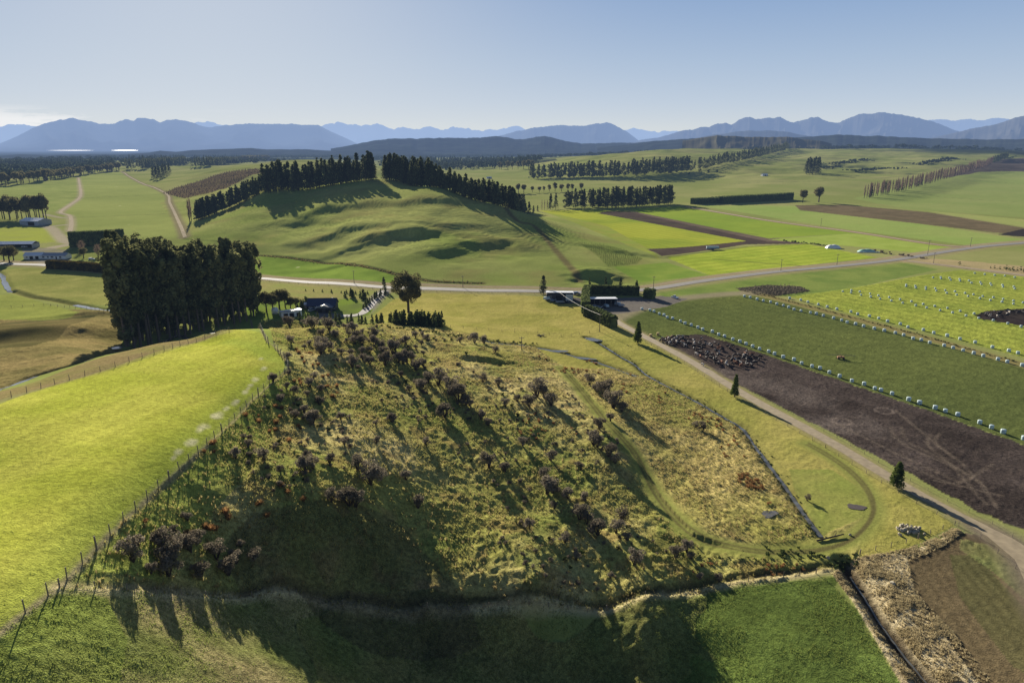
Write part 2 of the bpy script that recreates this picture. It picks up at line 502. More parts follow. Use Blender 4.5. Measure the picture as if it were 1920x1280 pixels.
wt.links.new(grade.outputs[0], gm_.inputs[6]); gm_.inputs[7].default_value = (0.72, 0.76, 0.79, 1)
# compressed Nishita: c / (c + 7)
addc = wt.nodes.new('ShaderNodeVectorMath'); addc.operation = 'ADD'; wt.links.new(sky.outputs[0], addc.inputs[0]); addc.inputs[1].default_value = (7, 7, 7)
divc = wt.nodes.new('ShaderNodeVectorMath'); divc.operation = 'DIVIDE'; wt.links.new(sky.outputs[0], divc.inputs[0]); wt.links.new(addc.outputs[0], divc.inputs[1])
mulc = wt.nodes.new('ShaderNodeMix'); mulc.data_type = 'RGBA'; mulc.inputs[0].default_value = 0.12
wt.links.new(gm_.outputs[2], mulc.inputs[6]); wt.links.new(divc.outputs[0], mulc.inputs[7])
cm = wt.nodes.new('ShaderNodeMix'); cm.data_type = 'RGBA'; cm.inputs[7].default_value = (0.86, 0.87, 0.88, 1)
wt.links.new(cl, cm.inputs[0]); wt.links.new(mulc.outputs[2], cm.inputs[6])
wt.links.new(cm.outputs[2], bg.inputs[0]); wt.links.new(bg.outputs[0], wo.inputs[0])

# ------------------------------------------------------------------ paths and lines (world polylines, from photo points)
L_road = path("-700,470 -300,482 0,494 100,498 210,508 350,516 490,522 600,530 700,537 800,541 960,545 1100,548 1210,543 1330,525 1450,510 1560,500 1680,487 1800,468 1925,455 2300,425", 6)
L_farm = path("1118,578 1150,598 1172,612 1230,642 1300,680 1400,742 1560,830 1640,878 1720,925 1800,968 1860,1000 1925,1052 2010,1120", 6)
L_fork = path("1850,995 1910,1030 1960,1120 2040,1250", 6)
L_trk2 = path("1285,388 1430,412 1600,435 1750,458 1830,464", 4)
L_trk3 = path("1700,489 1800,501 1925,517 2100,540", 4)
L_trkB = path("1400,548 1440,556 1600,597 1760,640 1925,686 2100,734", 4)
L_yard = path("1150,598 1190,580 1260,562 1350,552 1410,549", 4)
L_hill = path("900,372 950,392 1000,422 1030,455 1060,490 1087,528", 6)
L_lt1 = path("147,333 150,350 151,368 135,382 113,398 130,404 134,418 131,434", 4)
L_lt1b = path("131,434 132,456", 4)
L_lt2 = path("228,322 262,342 310,362 318,380 330,405 347,445", 4)
L_lt3 = path("84,402 113,408 130,409", 4)
L_lt4 = path("52,423 90,425 108,440 120,452 135,457 100,464 85,470 78,485 90,492", 4)
L_lt5 = path("1430,378 1560,392", 3)
L_yl = path("98,424 130,421", 3)
L_drive = path("722,545 705,560 688,580 672,590 640,592", 6)
L_loop = path("1050,690 1090,735 1140,795 1190,850 1235,930 1290,990 1360,1022 1450,1035 1540,1030 1600,1008 1636,965 1630,925 1600,888 1560,858 1515,832", 6)
L_bfence = path("112,1101 200,1105 300,1111 450,1121 600,1132 800,1139 1000,1134 1200,1119 1330,1103 1450,1085 1560,1070", 6)
L_rfence = path("-60,1245 20,1170 110,1100 200,1010 300,915 400,825 470,755 532,700 540,685 515,650 492,622 470,600", 6)
L_ufence = path("-60,770 0,752 107,720 170,702 240,680 300,660 350,645 391,633 430,622", 6)
L_stream = path("1098,632 1120,640 1165,668 1190,682 1215,703 1262,728 1300,748 1330,765 1365,785 1395,805 1420,840 1450,880 1480,920 1510,965 1540,1003", 5)
L_stream2 = path("870,625 920,640 980,648 1030,655 1080,668 1130,682 1165,695 1195,705", 5)
L_ditch = path("1584,1052 1590,1060 1596,1070 1620,1105 1655,1160 1700,1220 1760,1290 1840,1370", 5)
L_creekL = path("-40,498 0,513 8,528 18,546", 5)
L_creekM = path("25,545 60,556 100,562 150,572 190,579 225,584 260,592", 5)
L_creekN = path("-40,742 0,727 60,706 120,688 160,675 210,661 260,650 300,642 350,632 400,622", 5)
L_drain = path("470,478 560,486 640,494 720,508 800,526 860,530 905,531", 5)
L_fpath = path("112,1101 100,1108 60,1140 20,1172", 4)

RIBBONS = [(L_road, 5.2), (L_farm, 3.2), (L_fork, 4.0), (L_trk2, 4), (L_trk3, 4), (L_trkB, 3.5), (L_hill, 2.6), (L_lt1, 4), (L_lt2, 4)]
DITCHES = [(L_stream, 1.6, 0.8), (L_stream2, 1.8, 0.5), (L_ditch, 2.3, 1.8), (L_bfence[10:] + np.array([0, 2.0]), 1.1, .5), (L_creekM, 3.0, 1.2), (L_creekN, 2.2, 1.0), (L_drain, 2.0, .6), (L_creekL, 3, .8)]

# ------------------------------------------------------------------ terrain grid: one sheet, fine where the photograph looks, reaching the horizon
NA, NR = (1260, 1150)
azf = np.radians(np.linspace(-52, 52, NA))
azs = np.concatenate([azf, np.radians(np.linspace(52, 308, 60))[1:-1]])
r1 = 50.0 * (4200 / 50.0) ** (np.arange(NR) / (NR - 1))
r2 = 4200 * (90000 / 4200.0) ** (np.arange(1, 90) / 89.0)
r0 = np.array([1.0, 10, 20, 28, 34, 39, 43, 46.5])
rs = np.concatenate([r0, r1, r2])
Ag, Rg = np.meshgrid(azs, rs)
GX = (np.sin(Ag) * Rg).ravel(); GY = (np.cos(Ag) * Rg).ravel()
GZ = H0(GX, GY)
nA = len(azs); nR = len(rs)
RR = Rg.ravel()

# ------------------------------------------------------------------ painting: colour, grain (bump/contrast) per vertex
n_big = fbm(GX, GY, 90.0, 4, 1)
n_mid = fbm(GX, GY, 14.0, 4, 2)
n_sml = fbm(GX, GY, 2.4, 3, 3)
COL = np.empty((len(GX), 3), np.float32)
base = A(130, 138, 70); base2 = A(150, 150, 88)
t = np.clip((n_big - 0.35) * 2.5, 0, 1)[:, None]
COL[:] = base * (1 - t) + base2 * t
GRAIN = np.full(len(GX), 0.25, np.float32)
TUS = np.zeros(len(GX), np.float32)       # real hummock height

def wob(s, a, seed=50):
    return GX + (vnoise(GX, GY, s, seed) - 0.5) * a, GY + (vnoise(GX, GY, s, seed + 1) - 0.5) * a

def field(poly, c1, c2=None, grain=0.25, tus=0.0, nz=None, k=2.5, wobble=None, mixv=1.0):
    poly = hits(P(poly)) if isinstance(poly, str) else poly
    x, y = (GX, GY) if wobble is None else wob(*wobble)
    m = inpoly(x, y, poly)
    c1 = A(*c1); c2 = c1 if c2 is None else A(*c2)
    nn = (n_mid if nz is None else nz)[m]
    t = np.clip((nn - 0.5) * k + 0.5, 0, 1)[:, None]
    COL[m] = COL[m] * (1 - mixv) + (c1 * (1 - t) + c2 * t) * mixv
    GRAIN[m] = grain; TUS[m] = tus
    return m

def band(line, w, c, soft=0.25, mixv=1.0, grain=None, flat=False, nz=0.0):
    d = dline(GX, GY, line, w * (1 + soft) + 1)
    if nz: d = d + (n_sml - 0.5) * nz * w * 2
    t = np.clip((w * (1 + soft) - d) / (2 * w * soft + 1e-6), 0, 1) * mixv
    m = t > 0
    COL[m] = COL[m] * (1 - t[m])[:, None] + A(*c) * t[m][:, None]
    if grain is not None: GRAIN[m] = grain
    if flat: TUS[m] *= (1 - t[m])

def spot(px, py, rx, c, ry=None, mixv=1.0, soft=0.4, ang=0.0):
    w = hit(px, py); ry = ry or rx
    dx, dy = GX - w[0], GY - w[1]
    m0 = (np.abs(dx) < 2.5 * max(rx, ry)) & (np.abs(dy) < 2.5 * max(rx, ry))
    idx = np.where(m0)[0]
    ca, sa = math.cos(ang), math.sin(ang)
    u = dx[idx] * ca + dy[idx] * sa; v = -dx[idx] * sa + dy[idx] * ca
    d = np.hypot(u / rx, v / ry) + (n_sml[idx] - 0.5) * 0.9 + (n_mid[idx] - .5) * .8
    t = np.clip((1 - d) / soft, 0, 1) * mixv
    COL[idx] = COL[idx] * (1 - t)[:, None] + A(*c) * t[:, None]

# far plain: bush and scrub beyond the farms
m = (RR > 3300)
t = np.clip((fbm(GX, GY, 900.0, 4, 21) - 0.38) * 9, 0, 1) * np.clip((RR - 3300) / 600, 0, 1)
COL[:] = COL * (1 - t[:, None]) + A(52, 62, 48) * t[:, None]
t = np.clip((fbm(GX, GY, 300.0, 3, 31) - 0.56) * 9, 0, 1) * np.clip((RR - 2600) / 500, 0, 1) * (GX < 200)
COL[:] = COL * (1 - t[:, None]) + A(60, 66, 50) * t[:, None]

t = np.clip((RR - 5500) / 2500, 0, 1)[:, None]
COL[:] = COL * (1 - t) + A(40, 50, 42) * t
# left plain fields
field("135,436 120,402 152,368 148,330 228,322 312,364 345,440 235,470", (136, 146, 74), (146, 154, 80), nz=n_big)
field("0,352 148,335 150,366 115,398 0,395", (132, 144, 72), (144, 152, 80))
field("-20,428 52,426 104,430 118,452 60,458 -20,452", (160, 168, 62), (150, 156, 66))
field("-20,505 90,502 205,512 230,575 100,566 20,550", (132, 136, 66), (148, 146, 76), grain=.4, tus=.1)
field("-20,575 230,582 228,655 150,678 30,716 -20,735", (118, 110, 64), (142, 126, 78), grain=.7, tus=.3)
field("-20,553 30,552 110,575 150,585 110,600 -20,600", (128, 136, 62), (140, 146, 66), grain=.4)
field("-20,608 90,600 180,592 120,622 60,650 -20,655", (74, 72, 42), (92, 86, 52), grain=.5, mixv=.7)
field("-20,738 215,663 390,624 440,606 440,622 391,634 270,668 107,720 -20,757", (138, 122, 80), (128, 122, 70), grain=.6)
# road side strip
field("205,512 490,528 740,547 700,562 640,560 500,575 420,560", (150, 142, 84), (138, 142, 74), grain=.4, tus=.1)
field("470,478 560,486 640,494 720,508 800,526 740,531 600,522 480,512", (118, 142, 52), (128, 150, 56))
# big green hill
hillP = "345,450 300,380 350,372 480,330 700,325 830,340 930,375 1020,400 1130,440 1240,490 1330,512 1230,532 1090,532 1000,534 905,528 800,523 720,505 600,488 470,476 380,470"
field(hillP, (128, 140, 66), (152, 156, 84), nz=n_big, k=3.5, grain=.3)
hp = hits(P(hillP))
mh = inpoly(GX, GY, hp)
t = (np.clip((fbm(GX, GY, 28, 3, 71) - .5) * 4, 0, 1) * .55)[:, None] * mh[:, None]
COL[:] = COL * (1 - t) + A(140, 132, 76) * t
# fields right of the hill
field("1020,398 1100,402 1215,466 1240,488 1130,440", (150, 152, 66), (136, 150, 58), grain=.3)
field("1010,395 1110,393 1185,397 1420,443 1405,458 1215,466 1140,425", (134, 150, 44), (160, 166, 46), nz=n_big, k=4)
field("1140,396 1200,398 1450,447 1510,457 1400,458 1240,480 1212,467 1400,452 1120,400", (76, 66, 60), (86, 74, 64), grain=.3)
field("1175,396 1215,405 1440,453 1500,456 1490,452 1420,440 1230,402", (104, 90, 78), (110, 96, 80))
field("1180,392 1285,387 1420,411 1610,437 1440,447 1200,399", (124, 148, 46), (142, 160, 48), nz=n_big)
field("1440,449 1610,437 1740,458 1815,464 1760,478 1600,462 1500,455", (146, 164, 62), (152, 168, 70))
field("1250,482 1400,462 1512,457 1645,483 1500,498 1330,516", (146, 164, 44), (160, 172, 50), nz=n_mid, grain=.5)
field("1250,492 1330,516 1200,530 1150,500", (118, 144, 52), (132, 150, 56))
field("1400,385 1310,386 1600,432 1830,462 1925,450 1500,386", (138, 158, 74), (146, 160, 80), nz=n_big)
field("1490,385 1580,384 1740,398 1925,428 1925,443 1500,394", (104, 92, 66), (116, 102, 74), grain=.4)
field("1870,440 1925,428 1925,444 1890,442", (58, 52, 50))
field("1600,372 1700,345 1840,314 1925,322 1925,408 1700,392", (132, 146, 74), (140, 150, 80), nz=n_big)
field("1760,334 1850,300 1925,296 1925,322 1840,322", (84, 76, 68), (92, 82, 72))
field("1560,380 1700,392 1925,412 1925,426 1740,396", (158, 160, 88), (146, 156, 80))
field("1630,520 1700,489 1800,502 1925,517 1925,500 1800,488 1720,483", (176, 156, 110), (160, 146, 100), grain=.4)
field("1220,545 1330,528 1560,503 1690,492 1760,505 1600,540 1490,556 1400,552 1260,562", (112, 132, 58), (126, 140, 64), grain=.4)
field("1380,540 1440,534 1500,537 1520,546 1450,556 1400,553", (62, 60, 52), (80, 74, 60), grain=.5, tus=.3)
field("1480,556 1600,540 1700,521 1800,506 1925,519 2050,540 2050,700 1925,672 1760,628 1600,590", (140, 152, 54), (152, 160, 58), grain=.8, tus=.18)
field("1828,592 1850,583 1925,578 2000,580 2000,630 1925,612 1840,598", (56, 48, 46), (64, 56, 50), grain=.6)
# big green crop with the bale rows
field("1160,590 1200,574 1262,562 1400,552 1440,560 1600,602 1760,646 2120,745 2120,905 1925,836 1760,776 1600,722 1420,660 1325,628 1262,629 1225,638 1172,606", (88, 98, 50), (102, 110, 54), grain=.7, tus=.12, nz=n_big)
# mud
field("1222,640 1262,629 1320,627 1420,660 1600,722 1760,776 1925,836 2110,902 2110,1060 1960,1000 1890,985 1850,967 1720,895 1560,812 1400,730 1300,675", (64, 56, 51), (84, 74, 68), grain=1.0, tus=.14, wobble=(3, 1.5))
mm = inpoly(GX, GY, hits(P("1330,690 1450,700 1600,760 1700,830 1560,812 1400,730")))
t = (np.clip((n_mid - .4) * 3, 0, 1) * .5 * mm)[:, None]; COL[:] = COL * (1 - t) + A(108, 98, 90) * t
for s in ["1670,800 1680,822 1720,846 1780,872 1840,905", "1690,800 1700,826 1745,850 1800,880 1850,915", "1745,815 1740,835 1780,868 1830,925 1850,945", "1762,812 1755,832 1800,866 1845,915 1868,950", "1680,770 1740,820 1790,860", "1750,900 1800,905 1860,870", "1560,790 1680,850 1800,905", "1700,870 1780,905 1880,930"]:
    band(path(s, 5), .55, (126, 112, 96), .6, .35)
for (a, b) in [(1578, 790), (1658, 770)]:
    w = hit(a, b); d = np.abs(np.hypot((GX - w[0]), (GY - w[1])) - 3.0); t = np.clip(1 - d / .9, 0, 1)[:, None] * .55
    COL[:] = COL * (1 - t) + A(136, 122, 110) * t
# valley between the scrub hill and the farm track
field("690,600 740,560 800,548 960,552 1060,560 1120,590 1172,614 1300,684 1400,745 1560,835 1720,928 1790,985 1700,1030 1600,1055 1560,1070 1400,1040 1280,1000 1200,880 1100,740 1000,650 850,625 780,612", (150, 146, 66), (164, 154, 78), grain=.5, tus=.12)
t = (np.clip((n_big - .5) * 5, 0, 1) * .6 * inpoly(GX, GY, hits(P("1100,640 1172,614 1300,684 1400,745 1560,835 1720,928 1790,985 1700,1030 1640,960 1540,1000 1400,800 1250,720"))))[:, None]
COL[:] = COL * (1 - t) + A(122, 136, 52) * t
field("1480,880 1560,880 1620,920 1630,960 1590,1005 1540,1000 1490,920", (156, 152, 76), (134, 142, 62), grain=.4, tus=.08)
# the scrub hill
scrubP = "112,1101 200,1010 300,915 400,825 470,755 540,690 515,650 492,605 560,603 640,606 780,612 850,622 1000,650 1060,690 1120,760 1190,850 1240,930 1300,1000 1400,1035 1560,1068 1400,1092 1200,1118 1000,1133 800,1138 600,1131 450,1120 300,1110 200,1104"
scp = hits(P(scrubP))
field(scp, (150, 148, 72), (186, 170, 106), nz=fbm(GX, GY, 26, 4, 81), k=4, grain=.95, tus=.42)
ms = inpoly(GX, GY, scp)
t = (np.clip((fbm(GX, GY, 11, 3, 91) - .52) * 6, 0, 1) * .65 * ms)[:, None]
COL[:] = COL * (1 - t) + A(118, 130, 56) * t
t = (np.clip((fbm(GX, GY, 5, 3, 97) - .6) * 8, 0, 1) * .5 * ms)[:, None]
COL[:] = COL * (1 - t) + A(150, 122, 74) * t
field("112,1101 200,1010 300,915 400,825 470,755 530,700 560,720 520,800 480,880 400,960 300,1040 240,1090", (128, 138, 56), (150, 152, 70), grain=.9, tus=.3, mixv=.75)
field("1040,690 1120,760 1190,850 1240,930 1300,1000 1400,1035 1560,1068 1600,1050 1640,960 1540,1003 1480,920 1400,805 1250,720 1160,690", (152, 148, 72), (182, 164, 98), nz=fbm(GX, GY, 20, 4, 83), k=4, grain=.9, tus=.3)
# below the bottom fence
field("112,1101 60,1140 -80,1260 -80,1400 600,1500 600,1131 450,1120 300,1110", (112, 118, 60), (146, 134, 88), grain=.9, tus=.14, nz=fbm(GX, GY, 18, 4, 85), k=4, wobble=(16, 12))
field("112,1101 60,1140 -80,1260 -80,1400 200,1400 240,1200 200,1120", (104, 120, 48), (114, 126, 54), grain=.9, tus=.16, mixv=.8)
field("600,1131 800,1139 1000,1134 1200,1119 1400,1092 1470,1083 1400,1250 1300,1500 600,1500", (108, 116, 58), (128, 124, 68), grain=.95, tus=.32, nz=fbm(GX, GY, 14, 4, 86), k=4, wobble=(16, 12))
field("1330,1104 1450,1088 1560,1080 1600,1130 1690,1285 1760,1400 1180,1400 1250,1290 1330,1230 1300,1180", (106, 124, 54), (90, 106, 46), grain=.7, tus=.07, nz=fbm(GX, GY, 9, 3, 87), k=4, wobble=(4, 3))
# rough straw bank along the ditch, and the yard beyond
field("1560,1076 1590,1050 1640,1040 1700,1036 1760,1012 1795,990 1800,998 1760,1022 1700,1046 1715,1110 1770,1190 1850,1300 1960,1400 1760,1400 1690,1285 1600,1130", (158, 142, 106), (188, 172, 132), grain=1.0, tus=.22, nz=fbm(GX, GY, 5, 3, 88), k=4)
field("1700,1046 1760,1022 1800,998 1860,1005 1940,1050 2000,1200 2100,1400 1960,1400 1850,1300 1770,1190 1715,1110", (92, 80, 58), (108, 94, 66), grain=.6, tus=.06, nz=fbm(GX, GY, 20, 3, 89), k=4)
field("1780,1040 1830,1040 1960,1180 2000,1300 1900,1250 1800,1120", (96, 96, 56), (84, 88, 48), grain=.5, tus=.06, mixv=.6)
field("1800,1010 1850,1020 1910,1060 1950,1120 1930,1130 1860,1070 1800,1030", (128, 118, 74), (120, 128, 70), grain=.6, tus=.2, mixv=.7)
# bright paddock on the ridge
padP = "-90,1270 20,1170 110,1100 200,1010 300,915 400,825 470,755 532,700 532,672 510,645 490,624 440,618 391,634 270,668 107,720 0,757 -300,850 -500,1100"
field(padP, (160, 166, 52), (172, 172, 64), nz=n_mid, k=3, grain=.6, tus=.05)
padw = hits(P(padP)); mp_ = inpoly(GX, GY, padw)
band(L_rfence, 5.5, (140, 158, 58), .6, .45)
for s in ["430,640 470,650 505,672"]:
    band(path(s, 5), 3, (150, 168, 60), .6, .5)
for (a, b, r) in [(490, 672, 1.5), (495, 690, 1.7), (478, 712, 1.8), (470, 722, 1.4), (460, 735, 1.3), (440, 755, 1.6), (425, 765, 1.3), (409, 779, 2.0), (402, 781, 1.4), (382, 800, 1.9), (375, 806, 1.6), (365, 828, 1.3), (358, 828, 1.6), (334, 848, 1.2), (326, 858, .8), (445, 752, 1.0), (465, 728, .9)]:
    spot(a, b, r * .62, (206, 200, 150), r * 1.6, .75, .8, .12)
# brown worn strip beside the ridge fence
band(L_rfence, .42, (146, 132, 106), .8, .8, nz=.4)
band(L_bfence[8:] + np.array([0, 2.0]), 1.0, (60, 54, 38), .8, .7, nz=.4)
band(L_bfence, 1.0, (190, 174, 126), .8, .85, nz=.3)
band(L_ufence, 1.6, (128, 118, 84), .8, .6, nz=.4)
# roads and tracks (shoulders; the carriageways are sheets of their own)
band(L_road, 11, (150, 138, 96), .4, .8, .4, True, nz=.25)
band(L_road + np.array([0, 11.0]), 3.0, (158, 138, 116), .6, .75)
band(L_farm, 3.6, (146, 136, 92), .4, .9, .3, True, nz=.3)
band(L_fork, 5.0, (120, 108, 92), .5, .9, .3, True)
band(L_trk2, 6, (140, 118, 92), .4, .9, .3, True)
band(L_trk3, 6, (160, 140, 108), .4, .9, .3, True)
band(L_trkB, 4.2, (134, 122, 74), .4, .9, .3, True)
band(L_yard, 6, (142, 132, 104), .5, .9, .3, True)
band(L_hill, 3.0, (112, 100, 66), .5, .85, .3, True, nz=.3)
band(L_lt1, 5, (160, 150, 118), .4, .8, .3, True)
band(L_lt2, 6, (132, 122, 90), .4, .9, .3, True)
for q in (L_lt3, L_yl): band(q, 4, (160, 150, 128), .4, .8, .3, True)
band(L_lt4, 6, (168, 156, 132), .4, .9, .3, True)
band(L_drive, 4.5, (136, 130, 122), .4, .9, .3, True)
band(L_drain, 2.4, (70, 66, 44), .5, .85, nz=.4)
band(L_loop, 3.0, (136, 140, 66), .5, .95, .4, True)
for off in (-.8, .8):
    band(L_loop + np.array([off * .7, off * .7]), .45, (100, 94, 56), .6, .85)
for (q, w) in ((L_stream, 2.2), (L_stream2, 2.6), (L_creekM, 3), (L_creekN, 2.4)):
    band(q, w, (84, 84, 48), .6, .6, nz=.4)
band(L_ditch, 1.6, (52, 44, 34), .6, .9, nz=.3)
# ploughed yard ground near the sheds and houses
field("1100,575 1120,560 1240,555 1290,560 1250,575 1150,590", (112, 106, 100), (122, 116, 104), grain=.3)
field("1060,556 1100,560 1095,568 1050,570", (96, 92, 88))
field("440,556 560,560 540,600 470,600", (110, 132, 52), (124, 140, 56))
field("555,565 660,560 700,580 690,592 560,600", (120, 140, 50), (100, 110, 60))
field("590,585 640,588 640,598 596,598", (126, 120, 112))
field("40,462 130,468 140,486 100,496 50,488", (150, 142, 122), (130, 126, 96))
field("150,460 235,452 215,492 110,484 130,468", (128, 136, 66), (110, 120, 60))
for (a, b, rx) in [(213, 333, 9), (219, 350, 10), (226, 386, 7), (240, 421, 7), (558, 501, 4)]:
    spot(a, b, rx * .5, (200, 196, 150), rx * .25)
# terrace rows of seedlings on the hill foot and young plantation far left
plantP = hits(P("305,362 330,352 400,330 480,316 500,322 440,345 400,360 345,372"))
m = inpoly(GX, GY, plantP)
COL[m] = A(104, 92, 62) * (0.8 + 0.4 * n_mid[m][:, None])
m = inpoly(GX, GY, hits(P("1090,458 1150,462 1205,484 1195,495 1140,500 1120,480")))
COL[m] = COL[m] * .55 + A(96, 112, 44) * .45
# sheep-track terracettes on the steep hill face
t = mh * np.clip((GZ - 4) / 8, 0, 1)
wv = np.sin((GZ * 2.1 + (n_mid - .5) * 5.0) * 2 * math.pi / 1.9)
TERR = t * wv
COL *= (1 + 0.10 * TERR)[:, None]
# foot of the scrub hill: its shade deepened in the colour, over brown litter
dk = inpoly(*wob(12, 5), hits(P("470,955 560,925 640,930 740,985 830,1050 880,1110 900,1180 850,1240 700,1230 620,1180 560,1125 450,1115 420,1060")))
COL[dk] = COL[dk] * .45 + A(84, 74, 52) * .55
for q in ["0,373 145,371", "150,372 230,368 305,364", "140,408 230,404 322,400", "1040,344 1160,343 1285,342", "1290,350 1400,343 1500,341 1600,338", "1600,360 1700,365 1800,372 1925,380", "1130,400 1260,420 1420,440", "1340,486 1500,498", "345,448 420,455 470,476", "1500,395 1650,405 1925,447", "1250,482 1400,463 1512,458", "20,606 90,600 180,592", "1640,335 1760,334 1925,345"]:
    band(path(q, 3), 1.4, (84, 88, 54), .8, .75, nz=.5)
def stripes(poly, a, b, period, amp):
    m = inpoly(GX, GY, hits(P(poly))); e = hit(*b) - hit(*a); e /= np.linalg.norm(e)
    v = (GX[m] * -e[1] + GY[m] * e[0]) + (n_mid[m] - .5) * 1.2
    COL[m] *= (1 + amp * np.sin(v * 2 * math.pi / period) * (.4 + n_mid[m]))[:, None]
stripes("1160,590 1200,574 1400,552 1600,602 2120,745 2120,905 1760,776 1420,660 1172,606", (1203, 580), (1915, 823), 7.0, .05)
stripes("1480,556 1600,540 1700,521 1925,519 2050,700 1925,672 1600,590", (1395, 557), (1917, 687), 9.0, .10)
stripes("1010,395 1110,393 1420,443 1215,466 1140,425", (1110, 395), (1420, 443), 12.0, .08)
stripes("1250,482 1400,462 1512,457 1645,483 1330,516", (1250, 482), (1512, 457), 12.0, .09)
stripes("1222,640 1325,628 1420,660 1925,836 2110,902 1960,1000 1720,895 1400,730", (1203, 580), (1915, 823), 3.2, .07)
stripes("-90,1270 110,1100 300,915 540,690 440,618 270,668 0,757 -500,1100", (0, 800), (440, 640), 5.0, .045)
stripes("1700,1046 1800,998 1860,1005 1960,1400 1850,1300", (1720, 1100), (1850, 1290), 2.4, .12)
# general mottling
lum = COL.mean(1, keepdims=True); COL[:] = COL * .92 + lum * .08
COL *= (0.93 + 0.14 * n_mid)[:, None]

# ------------------------------------------------------------------ real relief of the grass and the ditches
clump = fbm(GX, GY, 1.7, 2, 61, .7)
clump = np.clip((clump - .42) * 2.6, 0, 1)
big = np.clip((fbm(GX, GY, 6.5, 3, 63) - .45) * 3, 0, 1)
GZ += TUS * (clump * 1.0 + big * 0.9)
GZ += ms * (fbm(GX, GY, 16, 3, 65) - .5) * 1.8
GZ += TERR * 0.15
for (q, w, dep) in DITCHES:
    d = dline(GX, GY, q, w * 2.2)
    t = np.clip(1 - d / (w * 1.6), 0, 1); t = t * t * (3 - 2 * t)
    GZ -= t * dep
GZm = GZ  # finished surface
# the big hill's lee hollows also dip slightly in colour through light only

idx = np.arange(nA * nR).reshape(nR, nA)
a = idx[:-1, :]; b = idx[1:, :]
a2 = np.roll(a, -1, 1); b2 = np.roll(b, -1, 1)
F = np.stack([a.ravel(), a2.ravel(), b2.ravel(), b.ravel()], 1)
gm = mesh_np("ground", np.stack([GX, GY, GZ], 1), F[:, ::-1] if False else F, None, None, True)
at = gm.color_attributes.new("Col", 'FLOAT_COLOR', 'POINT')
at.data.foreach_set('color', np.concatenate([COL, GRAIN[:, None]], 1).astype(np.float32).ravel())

t_ = NT("farmland")
att = t_.n('ShaderNodeAttribute', attribute_name="Col")
geo = t_.n('ShaderNodeNewGeometry')
def mulnoise(scale, lo, hi, prev, det=3.0):
    no = t_.n('ShaderNodeTexNoise', Scale=scale, Detail=det); t_.l(geo.outputs['Position'], no.inputs['Vector'])
    mr = t_.n('ShaderNodeMapRange'); mr.inputs['From Min'].default_value = .3; mr.inputs['From Max'].default_value = .7
    mr.inputs['To Min'].default_value = lo; mr.inputs['To Max'].default_value = hi
    t_.l(no.outputs[0], mr.inputs['Value'])
    # contrast scaled with grain
    sub = t_.n('ShaderNodeMath', operation='SUBTRACT'); t_.l(mr.outputs[0], sub.inputs[0]); sub.inputs[1].default_value = 1.0
    ma = t_.n('ShaderNodeMath', operation='MULTIPLY_ADD'); t_.l(sub.outputs[0], ma.inputs[0]); t_.l(att.outputs['Alpha'], ma.inputs[1]); ma.inputs[2].default_value = 1.0
    v = t_.n('ShaderNodeVectorMath', operation='MULTIPLY'); t_.l(prev, v.inputs[0]); t_.l(ma.outputs[0], v.inputs[1])
    return v.outputs[0], no
c, n1 = mulnoise(1.1, .62, 1.38, att.outputs['Color'])
c, n2 = mulnoise(4.5, .6, 1.4, c)
c, n3 = mulnoise(.16, .85, 1.15, c)
bp = t_.n('ShaderNodeBump'); bp.inputs['Distance'].default_value = 0.22
t_.l(att.outputs['Alpha'], bp.inputs['Strength']); 
hsum = t_.n('ShaderNodeMath', operation='ADD'); t_.l(n1.outputs[0], hsum.inputs[0]); t_.l(n2.outputs[0], hsum.inputs[1])
t_.l(hsum.outputs[0], bp.inputs['Height'])
df = t_.n('ShaderNodeBsdfDiffuse'); t_.l(c, df.inputs[0]); t_.l(bp.outputs[0], df.inputs['Normal'])
M_ground = t_.out(df.outputs[0])
gm.materials.append(M_ground)
ground = ob("ground", gm, kind="structure", label="rolling green farmland of paddocks, mud and rough hill pasture")

# bilinear lookup of the finished surface
la = azf[0]; da = azf[1] - azf[0]
ZG = GZ.reshape(nR, nA)
def H(x, y):
    x = np.atleast_1d(np.asarray(x, float)); y = np.atleast_1d(np.asarray(y, float))
    r = np.hypot(x, y); a_ = np.arctan2(x, y)
    j = (a_ - la) / da
    okk = (j >= 0) & (j < NA - 1) & (r > rs[0]) & (r < rs[-1])
    i = np.clip(np.searchsorted(rs, r) - 1, 0, nR - 2)
    fr = (r - rs[i]) / (rs[i + 1] - rs[i])
    jc = np.clip(j, 0, NA - 2); j0 = jc.astype(int); fj = jc - j0
    z = (ZG[i, j0] * (1 - fj) + ZG[i, j0 + 1] * fj) * (1 - fr) + (ZG[i + 1, j0] * (1 - fj) + ZG[i + 1, j0 + 1] * fj) * fr
    if not okk.all():
        z = np.where(okk, z, H0(x, y))
    return z if len(z) > 1 else float(z[0])

